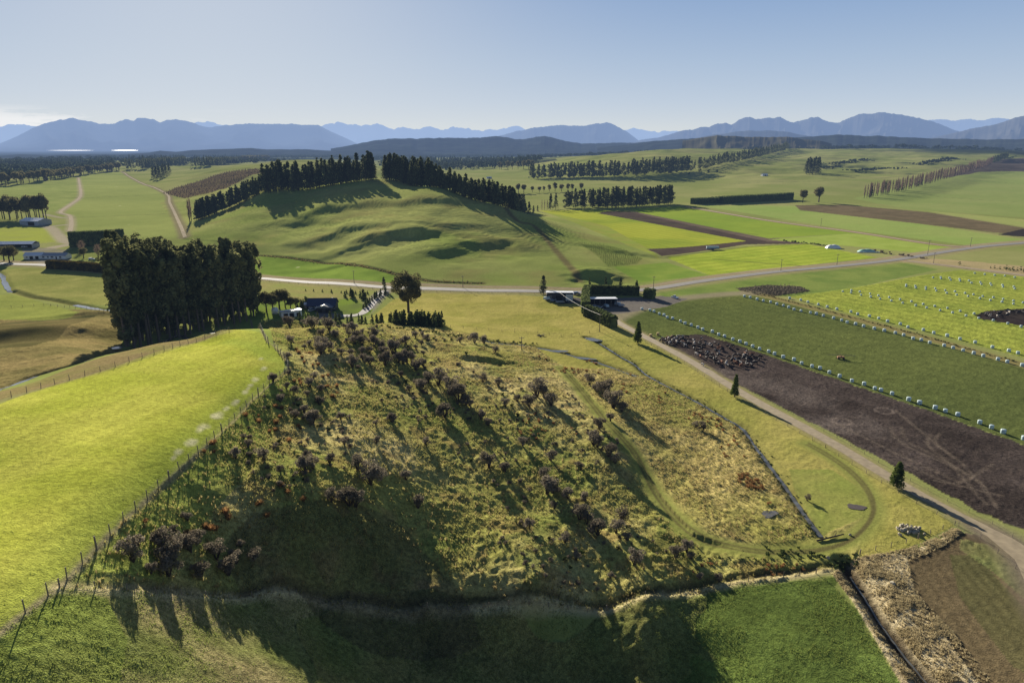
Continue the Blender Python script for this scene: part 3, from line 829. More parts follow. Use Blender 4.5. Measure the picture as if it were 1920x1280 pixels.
# ------------------------------------------------------------------ mountains and far hills
def mountain(name, prof, D, depth, col, seed, relief=0.5, base=0.0, label=None, nx=700, ny=26, spur=900.0, rough=1.0):
    p = P(prof)
    xs = np.array([q[0] for q in p]); ys = np.array([q[1] for q in p])
    px = np.linspace(xs[0], xs[-1], nx)
    py = np.interp(px, xs, ys)
    u = (px - 960) / 1280; v = (640 - py) / 1280
    dx = u; dy = cp + v * sp; dz = -sp + v * cp
    hl = np.hypot(dx, dy)
    ux, uy = dx / hl, dy / hl
    crest = CAM_H + dz / hl * D
    arc = D * np.arctan2(ux, uy)
    jag = (fbm(arc, arc * 0 + seed * 10, spur * .45, 5, seed, .68) - .5) * (crest - base) * 0.15 * rough
    crest = np.maximum(crest + jag, base + 1)
    V = []
    ts = np.linspace(-1, 1.0, ny)
    for t in ts:
        rr = D + t * depth
        n = fbm(arc + 3000, np.full(nx, rr), spur * 1.6, 4, seed + 3)
        sp_ = np.abs(fbm(arc + n * spur, arc * 0 + t * depth * .35, spur, 4, seed + 7, .55) - .5) * 2
        f = max(0.0, 1 - abs(t)) ** 1.15
        amp = f * (1 - f) * 4
        z = base + (crest - base) * (f - amp * relief * (sp_ ** .7) * .55) - 5 * (f == 0) * 6
        if f >= .999: z = crest
        V.append(np.stack([ux * rr, uy * rr, z], 1))
    V = np.concatenate(V)
    idx = np.arange(nx * ny).reshape(ny, nx)
    a = idx[:-1, :-1]; F = np.stack([a.ravel(), idx[:-1, 1:].ravel(), idx[1:, 1:].ravel(), idx[1:, :-1].ravel()], 1)
    me = mesh_np(name, V, F, [col], None, False)
    return ob(name, me, kind="structure", label=label or "distant mountain range")
M_mt = mat_surf("mountain_bush", A(66, 68, 62), 1.0, .5, .0012, 0.0)
M_mt2 = mat_surf("mountain_tussock", A(72, 70, 62), 1.0, .4, .001, 0.0)
M_hill = mat_surf("beech_forest", A(44, 50, 42), 1.0, .6, .006, 0.0)
M_hill2 = mat_surf("dry_hill", A(90, 86, 64), 1.0, .4, .006, 0.0)
mountain("mountains", "-500,262 -300,250 -100,248 0,236 40,232 80,235 120,238 200,240 300,236 345,228 372,225 395,228 430,234 520,238 600,232 640,230 660,231 700,232 720,235 740,238 770,240 800,236 830,239 850,238 890,239 905,243 930,240 950,237 967,234 980,238 1000,246 1080,245 1170,241 1190,240 1220,243 1250,244 1290,243 1330,246 1500,248 1700,250", 46000, 9000, M_mt, 3, .6, 0, "palest farthest mountain range along the horizon", spur=1500, rough=2.0)
mountain("mountains", "-700,290 -500,262 -200,250 -60,262 -20,277 0,268 25,256 45,246 75,232 92,226 105,223 120,222 130,220 150,223 168,225 185,231 196,229 215,229 225,224 240,222 250,225 257,220 272,219 288,222 300,229 315,223 330,221 345,224 360,228 375,234 395,237 425,231 440,229 455,231 475,229 500,230 520,229 548,230 575,230 597,232 612,240 630,249 650,259 672,270 700,282", 30000, 7500, M_mt, 5, .55, 0, "blue mountain range along the left of the horizon", spur=1300)
mountain("mountains", "900,268 925,257 950,249 975,242 1010,237 1035,234 1060,232 1080,233 1100,232 1118,228 1128,226 1137,225 1148,229 1160,236 1172,243 1185,252 1195,260 1210,272", 27000, 5000, M_mt, 9, .5, 0, "single pointed blue mountain at the middle of the horizon", nx=500, spur=1100)
mountain("mountains", "1690,250 1740,223 1765,222 1785,225 1805,221 1822,219 1840,221 1862,218 1880,217 1900,222 1960,235 2000,250", 38000, 6000, M_mt, 13, .5, 0, "pale far peaks behind the right range", nx=400, spur=1300)
mountain("mountains", "1150,276 1200,262 1240,256 1280,243 1300,240 1315,234 1330,236 1345,230 1362,228 1372,231 1385,222 1400,218 1412,218 1425,222 1440,219 1452,219 1463,215 1472,220 1488,226 1510,221 1522,218 1535,218 1548,223 1562,226 1575,225 1598,216 1612,212 1625,209 1635,211 1650,208 1675,207 1690,209 1705,213 1718,216 1740,224 1765,231 1785,238 1810,247 1850,262 1880,275", 24000, 5500, M_mt2, 17, .6, 0, "blue and brown mountain range along the right of the horizon", spur=900)
mountain("mountains", "1660,275 1720,263 1760,255 1800,245 1830,238 1850,233 1870,228 1890,221 1920,214 1950,212 2000,203 2100,210 2300,225 2600,260", 17500, 4500, M_mt2, 19, .6, 0, "nearest mountain flank at the right edge of the horizon", spur=800)
mountain("hills", "1290,262 1330,252 1370,246 1410,243 1440,242 1470,244 1500,250 1540,257 1600,262", 15000, 2500, M_mt, 23, .3, 0, "low blue hill below the right mountain range", nx=300, spur=900)
mountain("hills", "620,278 660,270 700,263 740,259 790,258 850,258 890,257 925,253 945,256 965,259 985,258 1005,255 1022,253 1040,257 1060,263 1090,268 1130,267 1160,266 1200,266 1230,263 1270,266 1330,270", 9000, 1800, M_hill, 29, .45, 0, "dark forested hills at the middle below the mountains", spur=500)
mountain("hills", "1120,276 1180,270 1230,262 1300,259 1340,254 1400,255 1470,256 1530,254 1600,252 1660,254 1720,257 1800,259 1920,258 2100,257 2400,258", 7500, 1500, M_hill, 31, .35, 0, "long dark forested rise behind the right farmland", spur=600)
mountain("hills", "1280,262 1310,257 1345,252 1390,254 1440,256 1480,255 1500,258 1540,262 1560,268", 5200, 600, M_hill2, 37, .5, 40, "tawny scrub hills behind the right farmland", nx=300, spur=220)
mountain("hills", "-300,296 0,292 40,289 90,291 150,289 220,290 280,286 300,282 330,285 360,281 400,279 440,278 470,277 500,280 560,279 620,282 680,285", 8500, 1300, M_hill, 41, .4, 0, "low forested hills below the left mountains", spur=420)
# lake
M_lake = NT("lake_water")
gl = M_lake.n('ShaderNodeBsdfGlossy', Roughness=.22); gl.inputs[0].default_value = (.9, .9, .9, 1)
M_lake = M_lake.out(gl.outputs[0], False)
lk = MB()
for (x0, x1) in ((150, 235), (262, 312)):
    n = 10
    top = []
    for i in range(n + 1):
        x = x0 + (x1 - x0) * i / n
        top.append((x, math.sin(math.pi * i / n)))
    y0, y1 = 15500, 19500
    pts = []
    for (x, s) in top:
        d = raydir(x, 640); pts.append((d[0] / d[1] * (17500 + 2000 * s), 17500 + 2000 * s, 26))
    for (x, s) in reversed(top[1:-1]):
        d = raydir(x, 640); pts.append((d[0] / d[1] * (17500 - 2000 * s), 17500 - 2000 * s, 26))
    lk.face(pts)
ob("lake", lk.mesh("lake", M_lake), kind="structure", label="narrow bright lake below the left mountains")
# ------------------------------------------------------------------ draped sheets: roads, tracks, water
def ribbon(name, line, w, mat, off, label, z_flat=None, kind="structure", step=2.0, wj=0.0, cols=4):
    line = np.asarray(line); seg = np.hypot(*np.diff(line, axis=0).T); s = np.concatenate([[0], np.cumsum(seg)])
    n = max(8, int(s[-1] / step)); q = np.linspace(0, s[-1], n)
    x = np.interp(q, s, line[:, 0]); y = np.interp(q, s, line[:, 1])
    tx = np.gradient(x); ty = np.gradient(y); L_ = np.hypot(tx, ty) + 1e-9; nx, ny = -ty / L_, tx / L_
    ww = w * (1 + wj * (fbm(q, q * 0, 9.0, 3, 5) - .5) * 2)
    V = []
    zc = None
    for k in range(cols + 1):
        f = k / cols - .5
        X = x + nx * ww * f; Y = y + ny * ww * f
        V.append((X, Y, H(X, Y)))
    Z = np.stack([v[2] for v in V])
    if z_flat: Z[:] = Z.min(0)[None] * .4 + Z.mean(0)[None] * .6
    crown = 0.06 * w / 8
    VV = np.concatenate([np.stack([V[k][0], V[k][1], Z[k] + off + crown * (1 - abs(k / cols - .5) * 2)], 1) for k in range(cols + 1)])
    idx = np.arange((cols + 1) * n).reshape(cols + 1, n)
    F = np.concatenate([np.stack([idx[k, :-1], idx[k, 1:], idx[k + 1, 1:], idx[k + 1, :-1]], 1) for k in range(cols)])[:, ::-1]
    # one upward facing winding
    me = mesh_np(name, VV, F[:, ::-1], [mat], None, True)
    return ob(name, me, kind=kind, label=label)

M_road = mat_surf("worn_asphalt", A(134, 130, 124), .85, .12, .35, .15)
M_grav = mat_surf("pale_gravel", A(172, 160, 136), 1.0, .25, .3, .0)
M_grav2 = mat_surf("brown_gravel", A(150, 136, 110), .9, .25, .5)
ribbon("road", L_road, 8.0, M_road, .14, "sealed country road crossing the picture below the big green hill", step=4)
ribbon("farm_track", L_farm, 4.2, M_grav2, .05, "gravel farm track beside the mud paddock", wj=.12)
ribbon("farm_track", L_fork, 4.6, M_grav2, .02, "dirt fork of the farm track at the right edge", wj=.12)
ribbon("farm_track", L_lt1, 4.5, M_grav, .15, "pale gravel lane running up the left plain", step=6)
ribbon("farm_track", L_lt2, 3.6, M_grav, .15, "pale gravel lane behind the gum trees running to the far woods", step=6, wj=.2)
ribbon("farm_track", L_trk2, 5.0, mat_surf("pink_gravel", A(158, 136, 112), .9, .2, .4), .15, "straight gravel lane between the yellow crops at right", step=6)
ribbon("farm_track", L_trk3, 5.0, M_grav2, .12, "gravel side road leaving the main road at right", step=5)
ribbon("farm_track", L_drive, 5.0, mat_surf("drive_gravel", A(134, 130, 124), .9, .2, .4), .1, "grey gravel drive from the road to the dark roofed house", step=2)
M_water = NT("creek_water")
wb = M_water.n('ShaderNodeBsdfPrincipled', Roughness=.16); wb.inputs['Base Color'].default_value = (.10, .10, .085, 1); wb.inputs['Specular IOR Level'].default_value = .9
wn = M_water.n('ShaderNodeTexNoise', Scale=3.0); wbp = M_water.n('ShaderNodeBump', Strength=.15); M_water.l(wn.outputs[0], wbp.inputs['Height']); M_water.l(wbp.outputs[0], wb.inputs['Normal'])
M_water = M_water.out(wb.outputs[0])
ribbon("creek", L_stream, .95, M_water, .22, "thin creek running down beside the scrub hill to the ditch", z_flat=True, step=.8, wj=.6, cols=2)
ribbon("creek", L_stream2, 1.3, M_water, .12, "thin creek curving round the back of the scrub hill", z_flat=True, step=1, wj=.8, cols=2)
ribbon("creek", L_creekN, 1.5, M_water, .30, "creek in the ditch behind the bright ridge paddock", z_flat=True, step=1, wj=.9, cols=2)
ribbon("creek", L_creekM[14:], 3.4, M_water, .45, "shining creek left of the gum trees", z_flat=True, step=1.5, wj=.5, cols=2)
ribbon("creek", L_creekL, 3.0, M_water, .35, "shining creek at the far left edge", z_flat=True, step=1.5, wj=.5, cols=2)
ribbon("creek", L_ditch[10:], .35, M_water, .15, "water in the deep drain through the straw grass", z_flat=True, step=.8, wj=.6, cols=2)

def pond(px, py, rx, ry, ang, label, mat=M_water, seed=1, off=.14):
    w = hit(px, py); n = 40; V = []
    zz = H(w[0], w[1])
    t = np.linspace(0, 2 * math.pi, n, endpoint=False)
    r = 1 + 1.3 * (fbm(np.cos(t) * 5 + seed, np.sin(t) * 5, 3.0, 4, seed) - .5)
    X = np.cos(t) * rx * r; Y = np.sin(t) * ry * r
    ca, sa = math.cos(ang), math.sin(ang)
    X, Y = X * ca - Y * sa + w[0], X * sa + Y * ca + w[1]
    z = np.max(H(X * .6 + w[0] * .4, Y * .6 + w[1] * .4)) + off
    me = bpy.data.meshes.new("pond"); me.from_pydata([(a, b, z) for a, b in zip(X, Y)], [], [list(range(n))]); me.materials.append(mat); me.update()
    return ob("pond", me, kind="structure", label=label)
M_wet = mat_surf("wet_mud", A(96, 94, 92), .35, .25, 1.5, .6)
pond(1442, 966, 2.4, 1.4, .5, "grey puddle among rushes near the foot of the scrub hill", M_wet, 3, .03)
pond(1606, 951, 2.4, 1.4, -.4, "dark puddle inside the loop of the grass track", mat_surf("dark_mud", A(84, 74, 66), .5, .2, 1.5, .5), 5, .03)
pond(1113, 637, 4.0, 2.2, -.6, "small blue pool beside the farm track", M_water, 7)
pond(1095, 672, 5.0, 1.6, -.3, "narrow blue pool at the top of the creek", M_water, 8)
pond(1046, 659, 5.0, 1.4, -.2, "long blue pool behind the scrub hill", M_water, 9)
pond(222, 655, 3, 1.6, .2, "bright puddle at the foot of the gum trees", M_water, 12, .2)

# ------------------------------------------------------------------ foliage builders
def quads(cen, nrm, size, rs, asp=1.0):
    """square leaf clumps at centres with rough normals -> V, F"""
    n = len(cen)
    nrm = nrm / (np.linalg.norm(nrm, axis=1, keepdims=True) + 1e-9)
    r = rs.normal(size=(n, 3)); u = np.cross(nrm, r); u /= np.linalg.norm(u, axis=1, keepdims=True) + 1e-9
    v = np.cross(nrm, u)
    s = (size * rs.uniform(.55, 1.3, n))[:, None] if np.isscalar(size) else size[:, None]
    j = lambda: rs.uniform(.7, 1.25, (n, 1))
    V = np.stack([cen - u * s * j() - v * s * asp * j(), cen + u * s * j() - v * s * asp * j(), cen + u * s * j() + v * s * asp * j(), cen - u * s * j() + v * s * asp * j()], 1).reshape(-1, 3)
    F = np.arange(4 * n).reshape(n, 4)
    return V, F
def blob(rs, c, r, n, flat=1.0):
    d = rs.normal(size=(n, 3)); d /= np.linalg.norm(d, axis=1, keepdims=True)
    rad = rs.uniform(.35, 1, n)[:, None] ** .5
    p = np.array(c) + d * rad * np.array(r)
    return p, d + rs.normal(size=(n, 3)) * .5 + np.array([0, 0, .3])
def merge(parts):
    V = []; F = []; k = 0
    for v, f in parts:
        V.append(v); F.append(f + k); k += len(v)
    return np.concatenate(V), np.concatenate(F)

def gum_crown(seed, z0=.10):
    rs = np.random.RandomState(seed); parts = []
    for k in range(58):
        z = rs.uniform(z0, .97); w = .105 * (1 - abs(z - .62) * 1.15)
        a = rs.uniform(0, 6.28); d = rs.uniform(.2, 1) * w
        r = rs.uniform(.03, .058) * (1.1 - .35 * z) * (1 if z > .35 else .75)
        p, n = blob(rs, (math.cos(a) * d, math.sin(a) * d, z), (r, r, r * 1.7), 52)
        parts.append(quads(p, n, .0108, rs))
    return merge(parts)
def gum_trunk(seed):
    rs = np.random.RandomState(seed); m = MB()
    top = Vector((rs.uniform(-.02, .02), rs.uniform(-.02, .02), .8))
    m.tube((0, 0, -.02), (top.x * .5, top.y * .5, .4), .013, .0095, 6); m.tube((top.x * .5, top.y * .5, .4), top, .0095, .004, 6)
    for k in range(7):
        z = rs.uniform(.3, .75); a = rs.uniform(0, 6.28); l = rs.uniform(.06, .12)
        b = Vector((top.x * z / .8, top.y * z / .8, z))
        m.tube(b, b + Vector((math.cos(a) * l, math.sin(a) * l, l * 1.3)), .005, .002, 4)
    return m
def pine_crown(seed, n=46, w=.20, base=.12, size=.017, q=15, top=1.0):
    rs = np.random.RandomState(seed); parts = []
    lean = rs.uniform(-.03, .03, 2)
    for k in range(n):
        z = base + (1 - base) * rs.uniform(0, 1) ** .9
        ww = w * (1 - (z - base) / (1.03 - base)) ** .75 * rs.uniform(.55, 1.1)
        a = rs.uniform(0, 6.28)
        r = .03 + ww * .35
        p, nn = blob(rs, (math.cos(a) * ww * .65 + lean[0] * z, math.sin(a) * ww * .65 + lean[1] * z, z * top), (r, r, r * .7), q)
        parts.append(quads(p, nn, size, rs))
    p = np.stack([np.full(10, lean[0]), np.full(10, lean[1]), rs.uniform(.9, 1.02, 10)], 1) + rs.normal(size=(10, 3)) * .006
    parts.append(quads(p, rs.normal(size=(10, 3)), .012, rs))
    return merge(parts)
def simple_trunk(r, h, br=0, seed=0, spread=.2):
    m = MB(); rs = np.random.RandomState(seed)
    m.tube((0, 0, -.03), (0, 0, h * .5), r, r * .75, 6); m.tube((0, 0, h * .5), (0, 0, h), r * .75, r * .25, 6)
    for k in range(br):
        z = rs.uniform(h * .35, h * .9); a = rs.uniform(0, 6.28); l = spread * rs.uniform(.5, 1)
        m.tube((0, 0, z), (math.cos(a) * l, math.sin(a) * l, z + l * .8), r * .35, r * .1, 4)
    return m
def round_crown(seed, c=(0, 0, .62), R=(.34, .34, .34), n=38, q=60, size=.018, rr=(.09, .15)):
    rs = np.random.RandomState(seed); parts = []
    for k in range(n):
        d = rs.normal(size=3); d /= np.linalg.norm(d); t = rs.uniform(.3, 1) ** .6
        r = rs.uniform(*rr)
        p, nn = blob(rs, np.array(c) + d * t * (np.array(R) - r * .7), (r, r, r * .8), q)
        parts.append(quads(p, nn, size, rs))
    return merge(parts)
def bare_crown(seed, spread=.12, n=260, z0=.15):
    """leafless upright twigs"""
    rs = np.random.RandomState(seed)
    z = rs.uniform(z0, .9, n); a = rs.uniform(0, 6.28, n); w = spread * np.sin(np.clip((z - z0) / (1 - z0), 0, 1) * math.pi * .8 + .45)
    r = rs.uniform(0, 1, n) * w
    b = np.stack([np.cos(a) * r * .4, np.sin(a) * r * .4, z - .06], 1); t = np.stack([np.cos(a) * r, np.sin(a) * r, z + rs.uniform(.03, .12, n)], 1)
    s = np.cross(t - b, rs.normal(size=(n, 3))); s /= np.linalg.norm(s, axis=1, keepdims=True); s *= .0032
    V = np.stack([b - s, b + s, t + s * .6, t - s * .6], 1).reshape(-1, 3)
    return V, np.arange(4 * n).reshape(n, 4)
def bush_crown(seed):
    rs = np.random.RandomState(seed); parts = []
    nl = rs.randint(9, 14)
    for k in range(nl):
        a = rs.uniform(0, 6.28); d = rs.uniform(.1, .68); z = rs.uniform(.75, 1.45) - d * .3
        r = rs.uniform(.26, .42)
        p, nn = blob(rs, (math.cos(a) * d, math.sin(a) * d, z), (r, r, r * .8), 110)
        parts.append(quads(p, nn, .042, rs))
        # loose twigs outside the clumps
        p, nn = blob(rs, (math.cos(a) * d, math.sin(a) * d, z), (r * 1.35, r * 1.35, r * 1.2), 30)
        parts.append(quads(p, nn, .05, rs, .25))
    return merge(parts)
def bush_stem(seed):
    rs = np.random.RandomState(seed); m = MB()
    for k in range(8):
        a = rs.uniform(0, 6.28); d = rs.uniform(.15, .65)
        e = Vector((math.cos(a) * d, math.sin(a) * d, rs.uniform(.7, 1.2)))
        mid = e * .5 + Vector((0, 0, -.05))
        m.tube((e.x * .1, e.y * .1, -.1), mid, .05, .035, 5); m.tube(mid, e, .035, .012, 5)
    return m
def tussock(seed, n=150):
    rs = np.random.RandomState(seed)
    a = rs.uniform(0, 6.28, n); r = rs.uniform(0, .35, n); out = rs.uniform(.1, .75, n)
    b = np.stack([np.cos(a) * r, np.sin(a) * r, np.full(n, -.1)], 1)
    t = np.stack([np.cos(a) * (r + out), np.sin(a) * (r + out), rs.uniform(.55, 1.1, n) * (1 - out * .45)], 1)
    s = np.stack([-np.sin(a), np.cos(a), np.zeros(n)], 1) * .035
    mid = b * .45 + t * .55 + np.array([0, 0, .14])
    V = np.stack([b - s, b + s, mid + s, mid - s, t + s * .2, t - s * .2], 1).reshape(-1, 3)
    k = np.arange(n)[:, None] * 6
    F = np.concatenate([k + np.array([[0, 1, 2, 3]]), k + np.array([[3, 2, 4, 5]])])
    return V, F

M_gum = mat_leaf("gum_leaves", A(146, 146, 98), A(66, 72, 50), .42, .25)
M_gumt = mat_surf("gum_bark", A(110, 98, 84), .9, .3, .8)
M_pine = mat_leaf("pine_needles", A(112, 116, 80), A(58, 66, 50), .36, .1)
M_pinel = mat_leaf("cypress_needles", A(112, 124, 62), A(52, 66, 40), .35, .6)
M_bark = mat_surf("dark_bark", A(70, 60, 52), .95, .3, 1.5)
M_bush = mat_leaf("matagouri_twigs", A(146, 136, 118), A(98, 90, 76), .42, 1.2)
M_bush2 = mat_leaf("green_scrub_leaves", A(88, 104, 56), A(52, 58, 40), .3, 1.2)
M_tus = mat_leaf("red_tussock_blades", A(168, 128, 84), A(112, 88, 58), .45, 1.5)
M_tusy = mat_leaf("straw_tussock_blades", A(196, 178, 120), A(138, 118, 76), .4, 1.5)
M_broad = mat_leaf("broad_leaves", A(134, 128, 88), A(78, 78, 54), .42, .4)
M_hedge = mat_leaf("hedge_leaves", A(118, 128, 78), A(60, 70, 48), .38, .4)
M_hedgeo = mat_leaf("gold_hedge_leaves", A(142, 118, 50), A(60, 58, 34), .25, .3)
M_popl = mat_leaf("bare_twigs", A(150, 130, 112), A(104, 90, 78), .3, .2)
M_wood = mat_surf("weathered_wood", A(128, 118, 104), .9, .3, 3)

def variants(fn, n, mat, name, *a, **k):
    out = []
    for i in range(n):
        v, f = fn(101 + i * 7, *a, **k); out.append(mesh_np(name, v, f, [mat]))
    return out
GUM_C = variants(gum_crown, 6, M_gum, "gum_crown"); GUM_H = variants(gum_crown, 4, M_gum, "gum_crown", .34); GUM_T = [gum_trunk(i).mesh("gum_trunk", M_gumt) for i in range(4)]
PINE_C = variants(pine_crown, 6, M_pine, "pine_crown", 70, .19, .08, .015, 15)
PINE_W = variants(pine_crown, 5, M_pine, "wide_pine_crown", 70, .27, .08, .018, 15)
PINE_T = [simple_trunk(.014, .8, 8, i, .12).mesh("pine_trunk", M_bark) for i in range(2)]
CYP_C = variants(pine_crown, 4, M_pinel, "cypress_crown", 120, .24, .12, .016, 34)
CYP_T = simple_trunk(.03, .6, 6, 3, .1).mesh("cypress_trunk", M_bark)
BUSH_C = variants(bush_crown, 7, M_bush, "scrub_crown"); BUSH_G = variants(bush_crown, 3, M_bush2, "green_scrub_crown")
BUSH_T = [bush_stem(i).mesh("scrub_stem", M_bark) for i in range(4)]
TUS = variants(tussock, 5, M_tus, "tussock_blades"); TUSY = variants(tussock, 3, M_tusy, "straw_blades")
ROUND_C = variants(round_crown, 4, M_broad, "round_crown")
ROUND_T = [simple_trunk(.035, .6, 10, i, .25).mesh("round_trunk", M_bark) for i in range(2)]
BARE_C = variants(bare_crown, 4, M_popl, "bare_crown", .075, 240)
BARE_W = variants(bare_crown, 2, M_popl, "bare_wide_crown", .34, 900)
BARE_T = simple_trunk(.012, .75, 4, 5, .05).mesh("bare_trunk", M_bark)
YOUNG_C = variants(pine_crown, 4, M_hedge, "young_conifer_crown", 50, .3, .02, .03, 16)

def tree(name, crowns, trunks, px, py, h, label, group=None, cat="tree", wsc=1.0, world=None, sink=0.0):
    w = hit(px, py) if world is None else world
    z = H(w[0], w[1]) - sink
    e = empty(name, (w[0], w[1], z), label, cat, group, rnd.uniform(0, 6.28), (h * wsc, h * wsc, h))
    ob("crown", rnd.choice(crowns), e); ob("trunk", rnd.choice(trunks), e)
    return e

def along(line, step):
    line = np.asarray(line); seg = np.hypot(*np.diff(line, axis=0).T); s = np.concatenate([[0], np.cumsum(seg)])
    n = max(2, int(round(s[-1] / step)) + 1); q = np.linspace(0, s[-1], n)
    return np.stack([np.interp(q, s, line[:, 0]), np.interp(q, s, line[:, 1])], 1)

PEND = []
def hlim(pts, dmax):
    out = []
    for (x, y) in pts:
        w = hit(x, y)
        while np.linalg.norm(w) > dmax: y += 1.0; w = hit(x, y)
        out.append(w)
    return np.array(out)
def row(name, crowns, trunks, pts, step, h, label, group, jit=1.5, hv=.18, wsc=1.0, rows=1, gap=6.0, cat="tree", skip=0.0, dmax=None):
    line = (hits(P(pts)) if dmax is None else hlim(P(pts), dmax)) if isinstance(pts, str) else pts
    c = 0
    for r in range(rows):
        for w in along(line, step):
            if rnd.random() < skip: continue
            d = w / np.linalg.norm(w)
            w2 = w + d * gap * r + np.array([rnd.gauss(0, jit), rnd.gauss(0, jit)])
            hh = h * rnd.uniform(1 - hv, 1 + hv); ws = wsc * rnd.uniform(.85, 1.15)
            if name == "pine_tree": PEND.append((hh / np.linalg.norm(w2), w2, hh, ws, crowns, trunks, label, group))
            else: tree(name, crowns, trunks, 0, 0, hh, label, group, cat, ws, w2)
            c += 1
    return c

# ------------------------------------------------------------------ gum clump on the left shoulder of the hill
g = "gum trees in the tall dark stand"
lg = "tall dark gum tree in the dense stand behind the bright paddock"
def gumrow(pts, step, h0, h1, extra=0, cr=None):
    line = along(hits(P(pts)), step)
    for i, w in enumerate(line):
        t = i / max(1, len(line) - 1)
        w2 = w + np.array([rnd.gauss(0, 1.0), rnd.gauss(0, 1.2)]) + w / np.linalg.norm(w) * extra
        tree("gum_tree", cr or GUM_C, GUM_T, 0, 0, (h0 + (h1 - h0) * t) * rnd.uniform(.9, 1.06), lg, g, "tree", rnd.uniform(.95, 1.25), w2)
print('GUM', [np.linalg.norm(hit(x, y)).round() for x, y in ((222, 652), (300, 640), (390, 617), (468, 602), (530, 640))])
gumrow("236,650 262,648 300,640 345,630 390,617 430,608 468,602", 4.6, 46, 37, 0, GUM_H)
gumrow("238,652 262,646 300,638 345,628 390,615 430,606 470,600", 4.6, 48, 40, 7)
gumrow("240,652 262,644 300,636 345,626 390,613 430,604 474,599", 5.0, 48, 40, 15)
gumrow("242,652 300,636 345,626 390,613 430,604 478,599", 6.0, 48, 40, 23)

# ------------------------------------------------------------------ pines on the big hill
g1 = "pines along the left side of the big green hill"
row("pine_tree", PINE_C, PINE_T, "370,414 410,398 450,380 485,365 500,355", 5.0, 21, "dark pine in the row climbing the left side of the big green hill", g1, 1.4, .18, 1.1, 2, 6, dmax=1000)
g2 = "pines on the crest of the big green hill"
row("pine_tree", PINE_C, PINE_T, "497,356 530,347 580,341 640,338 700,335", 5.0, 29, "tall dark pine in the crest belt left of the gap", g2, 2.4, .26, 1.2, 3, 9, dmax=930)
g3 = "pines right of the gap on the crest"
row("pine_tree", PINE_C, PINE_T, "722,336 760,336 790,337 815,340", 5.0, 28, "tall dark pine in the crest belt right of the gap", g3, 2.4, .26, 1.2, 3, 9, dmax=930)
row("pine_tree", PINE_C + PINE_W, PINE_T, "815,340 850,350 890,363 930,377 960,388 978,393", 5.5, 20, "dark pine in the belt descending the right side of the hill", "pines descending the right side of the hill", 2.2, .28, 1.2, 3, 7, dmax=1000, skip=.05)
for (x, y, h) in [(992, 402, 17), (985, 398, 13), (1000, 400, 11), (1008, 397, 9)]:
    tree("pine_tree", PINE_C, PINE_T, x, y, h, {17: "dark cone shaped pine at the lower end of the hill belt", 13: "small pine just behind the cone shaped pine", 11: "low pine right of the cone shaped pine", 9: "smallest pine below the end of the hill belt"}[h], None, "tree", 1.3)
for i, (x, y) in enumerate([(1032, 393), (1042, 392)]):
    tree("pine_tree", PINE_W, PINE_T, x, y, 24, ["left pine of the pair standing alone in the fields", "right pine of the pair standing alone in the fields"][i], None, "tree", .8)
for i, x in enumerate([1016, 1021, 1026]):
    tree("bare_tree", BARE_C, [BARE_T], x, 394, 16, "thin leafless poplar beside the pair of pines", "thin poplars beside the pair of pines")

# shelter belts of the right plain
row("pine_tree", PINE_C, PINE_T, "1063,391 1100,390 1118,389", 7, 27, "dark pine in the short left half of the broken belt", "pines in the left half of the broken belt", 1.5, .1, 1.1, 2, 8)
row("pine_tree", PINE_C, PINE_T, "1124,390 1160,389 1200,387 1259,383", 6.5, 29, "dark pine in the tall right half of the broken belt", "pines in the right half of the broken belt", 1.5, .1, 1.1, 2, 8)
row("round_tree", ROUND_C, ROUND_T, "974,362 1000,361 1030,360 1060,359 1088,358", 15, 17, "small round dark tree in the open line behind the hill", "round trees in the open line behind the hill", 3, .25, .9)
row("pine_tree", PINE_W, PINE_T, "996,336 1040,334 1100,333 1150,332 1200,330 1250,326 1290,322", 10, 38, "dark pine in the long far belt across the middle plain", "pines in the long far belt", 3, .15, 1.0, 2, 16)
row("pine_tree", PINE_W, PINE_T, "1297,321 1330,315 1370,306 1400,299 1440,290 1470,283 1492,277", 14, 30, "dark pine in the diagonal belt on the right rolling hills", "pines in the diagonal belt", 3, .2, 1.1, 1, 12)
row("pine_tree", PINE_W, PINE_T, "1238,272 1260,272 1280,273 1300,273", 16, 26, "dark pine on the far skyline clump", "pines in the skyline clump", 3, .1, 1.2, 1)
row("pine_tree", PINE_W, PINE_T, "1358,273 1385,273 1418,274", 16, 24, "dark pine in the second skyline clump", "pines in the second skyline clump", 3, .1, 1.2, 1)
for (x, y) in [(1512, 327), (1518, 328), (1524, 327), (1530, 326), (1516, 324), (1526, 323), (1534, 324)]:
    tree("pine_tree", PINE_W, PINE_T, x, y, 42, "dark pine in the compact clump on the right hills", "pines in the compact clump on the right hills", "tree", 1.1)
row("bare_tree", BARE_C, [BARE_T], "1622,372 1650,366 1690,358 1720,350 1750,342 1790,331 1830,318 1860,308", 9, 27, "brown leafless poplar in the long diagonal line at right", "poplars in the diagonal line", 1.5, .12, 1.3)
for i, (x, y, h) in enumerate([(1632, 370, 20), (1656, 364, 24), (1680, 359, 22), (1690, 357, 18), (1718, 350, 18), (1726, 348, 16)]):
    tree("pine_tree", PINE_W, PINE_T, x, y, h, ["dark conifer nearest the near end of the poplar line", "biggest dark conifer in the poplar line", "dark conifer right of the biggest one in the poplar line", "dark conifer in the middle of the poplar line", "lower dark conifer further up the poplar line", "small dark conifer furthest up the near half of the poplar line"][i], None, "tree", 1.3)
row("pine_tree", PINE_W, PINE_T, "1862,306 1875,301 1888,297", 9, 24, "dark pine at the far top end of the poplar line", "pines at the top end of the poplar line", 2, .1, 1.1)
tree("bare_tree", ROUND_C, ROUND_T, 1505, 380, 24, "smaller left tree of the round pair beside the long hedge", None, "tree", .95)
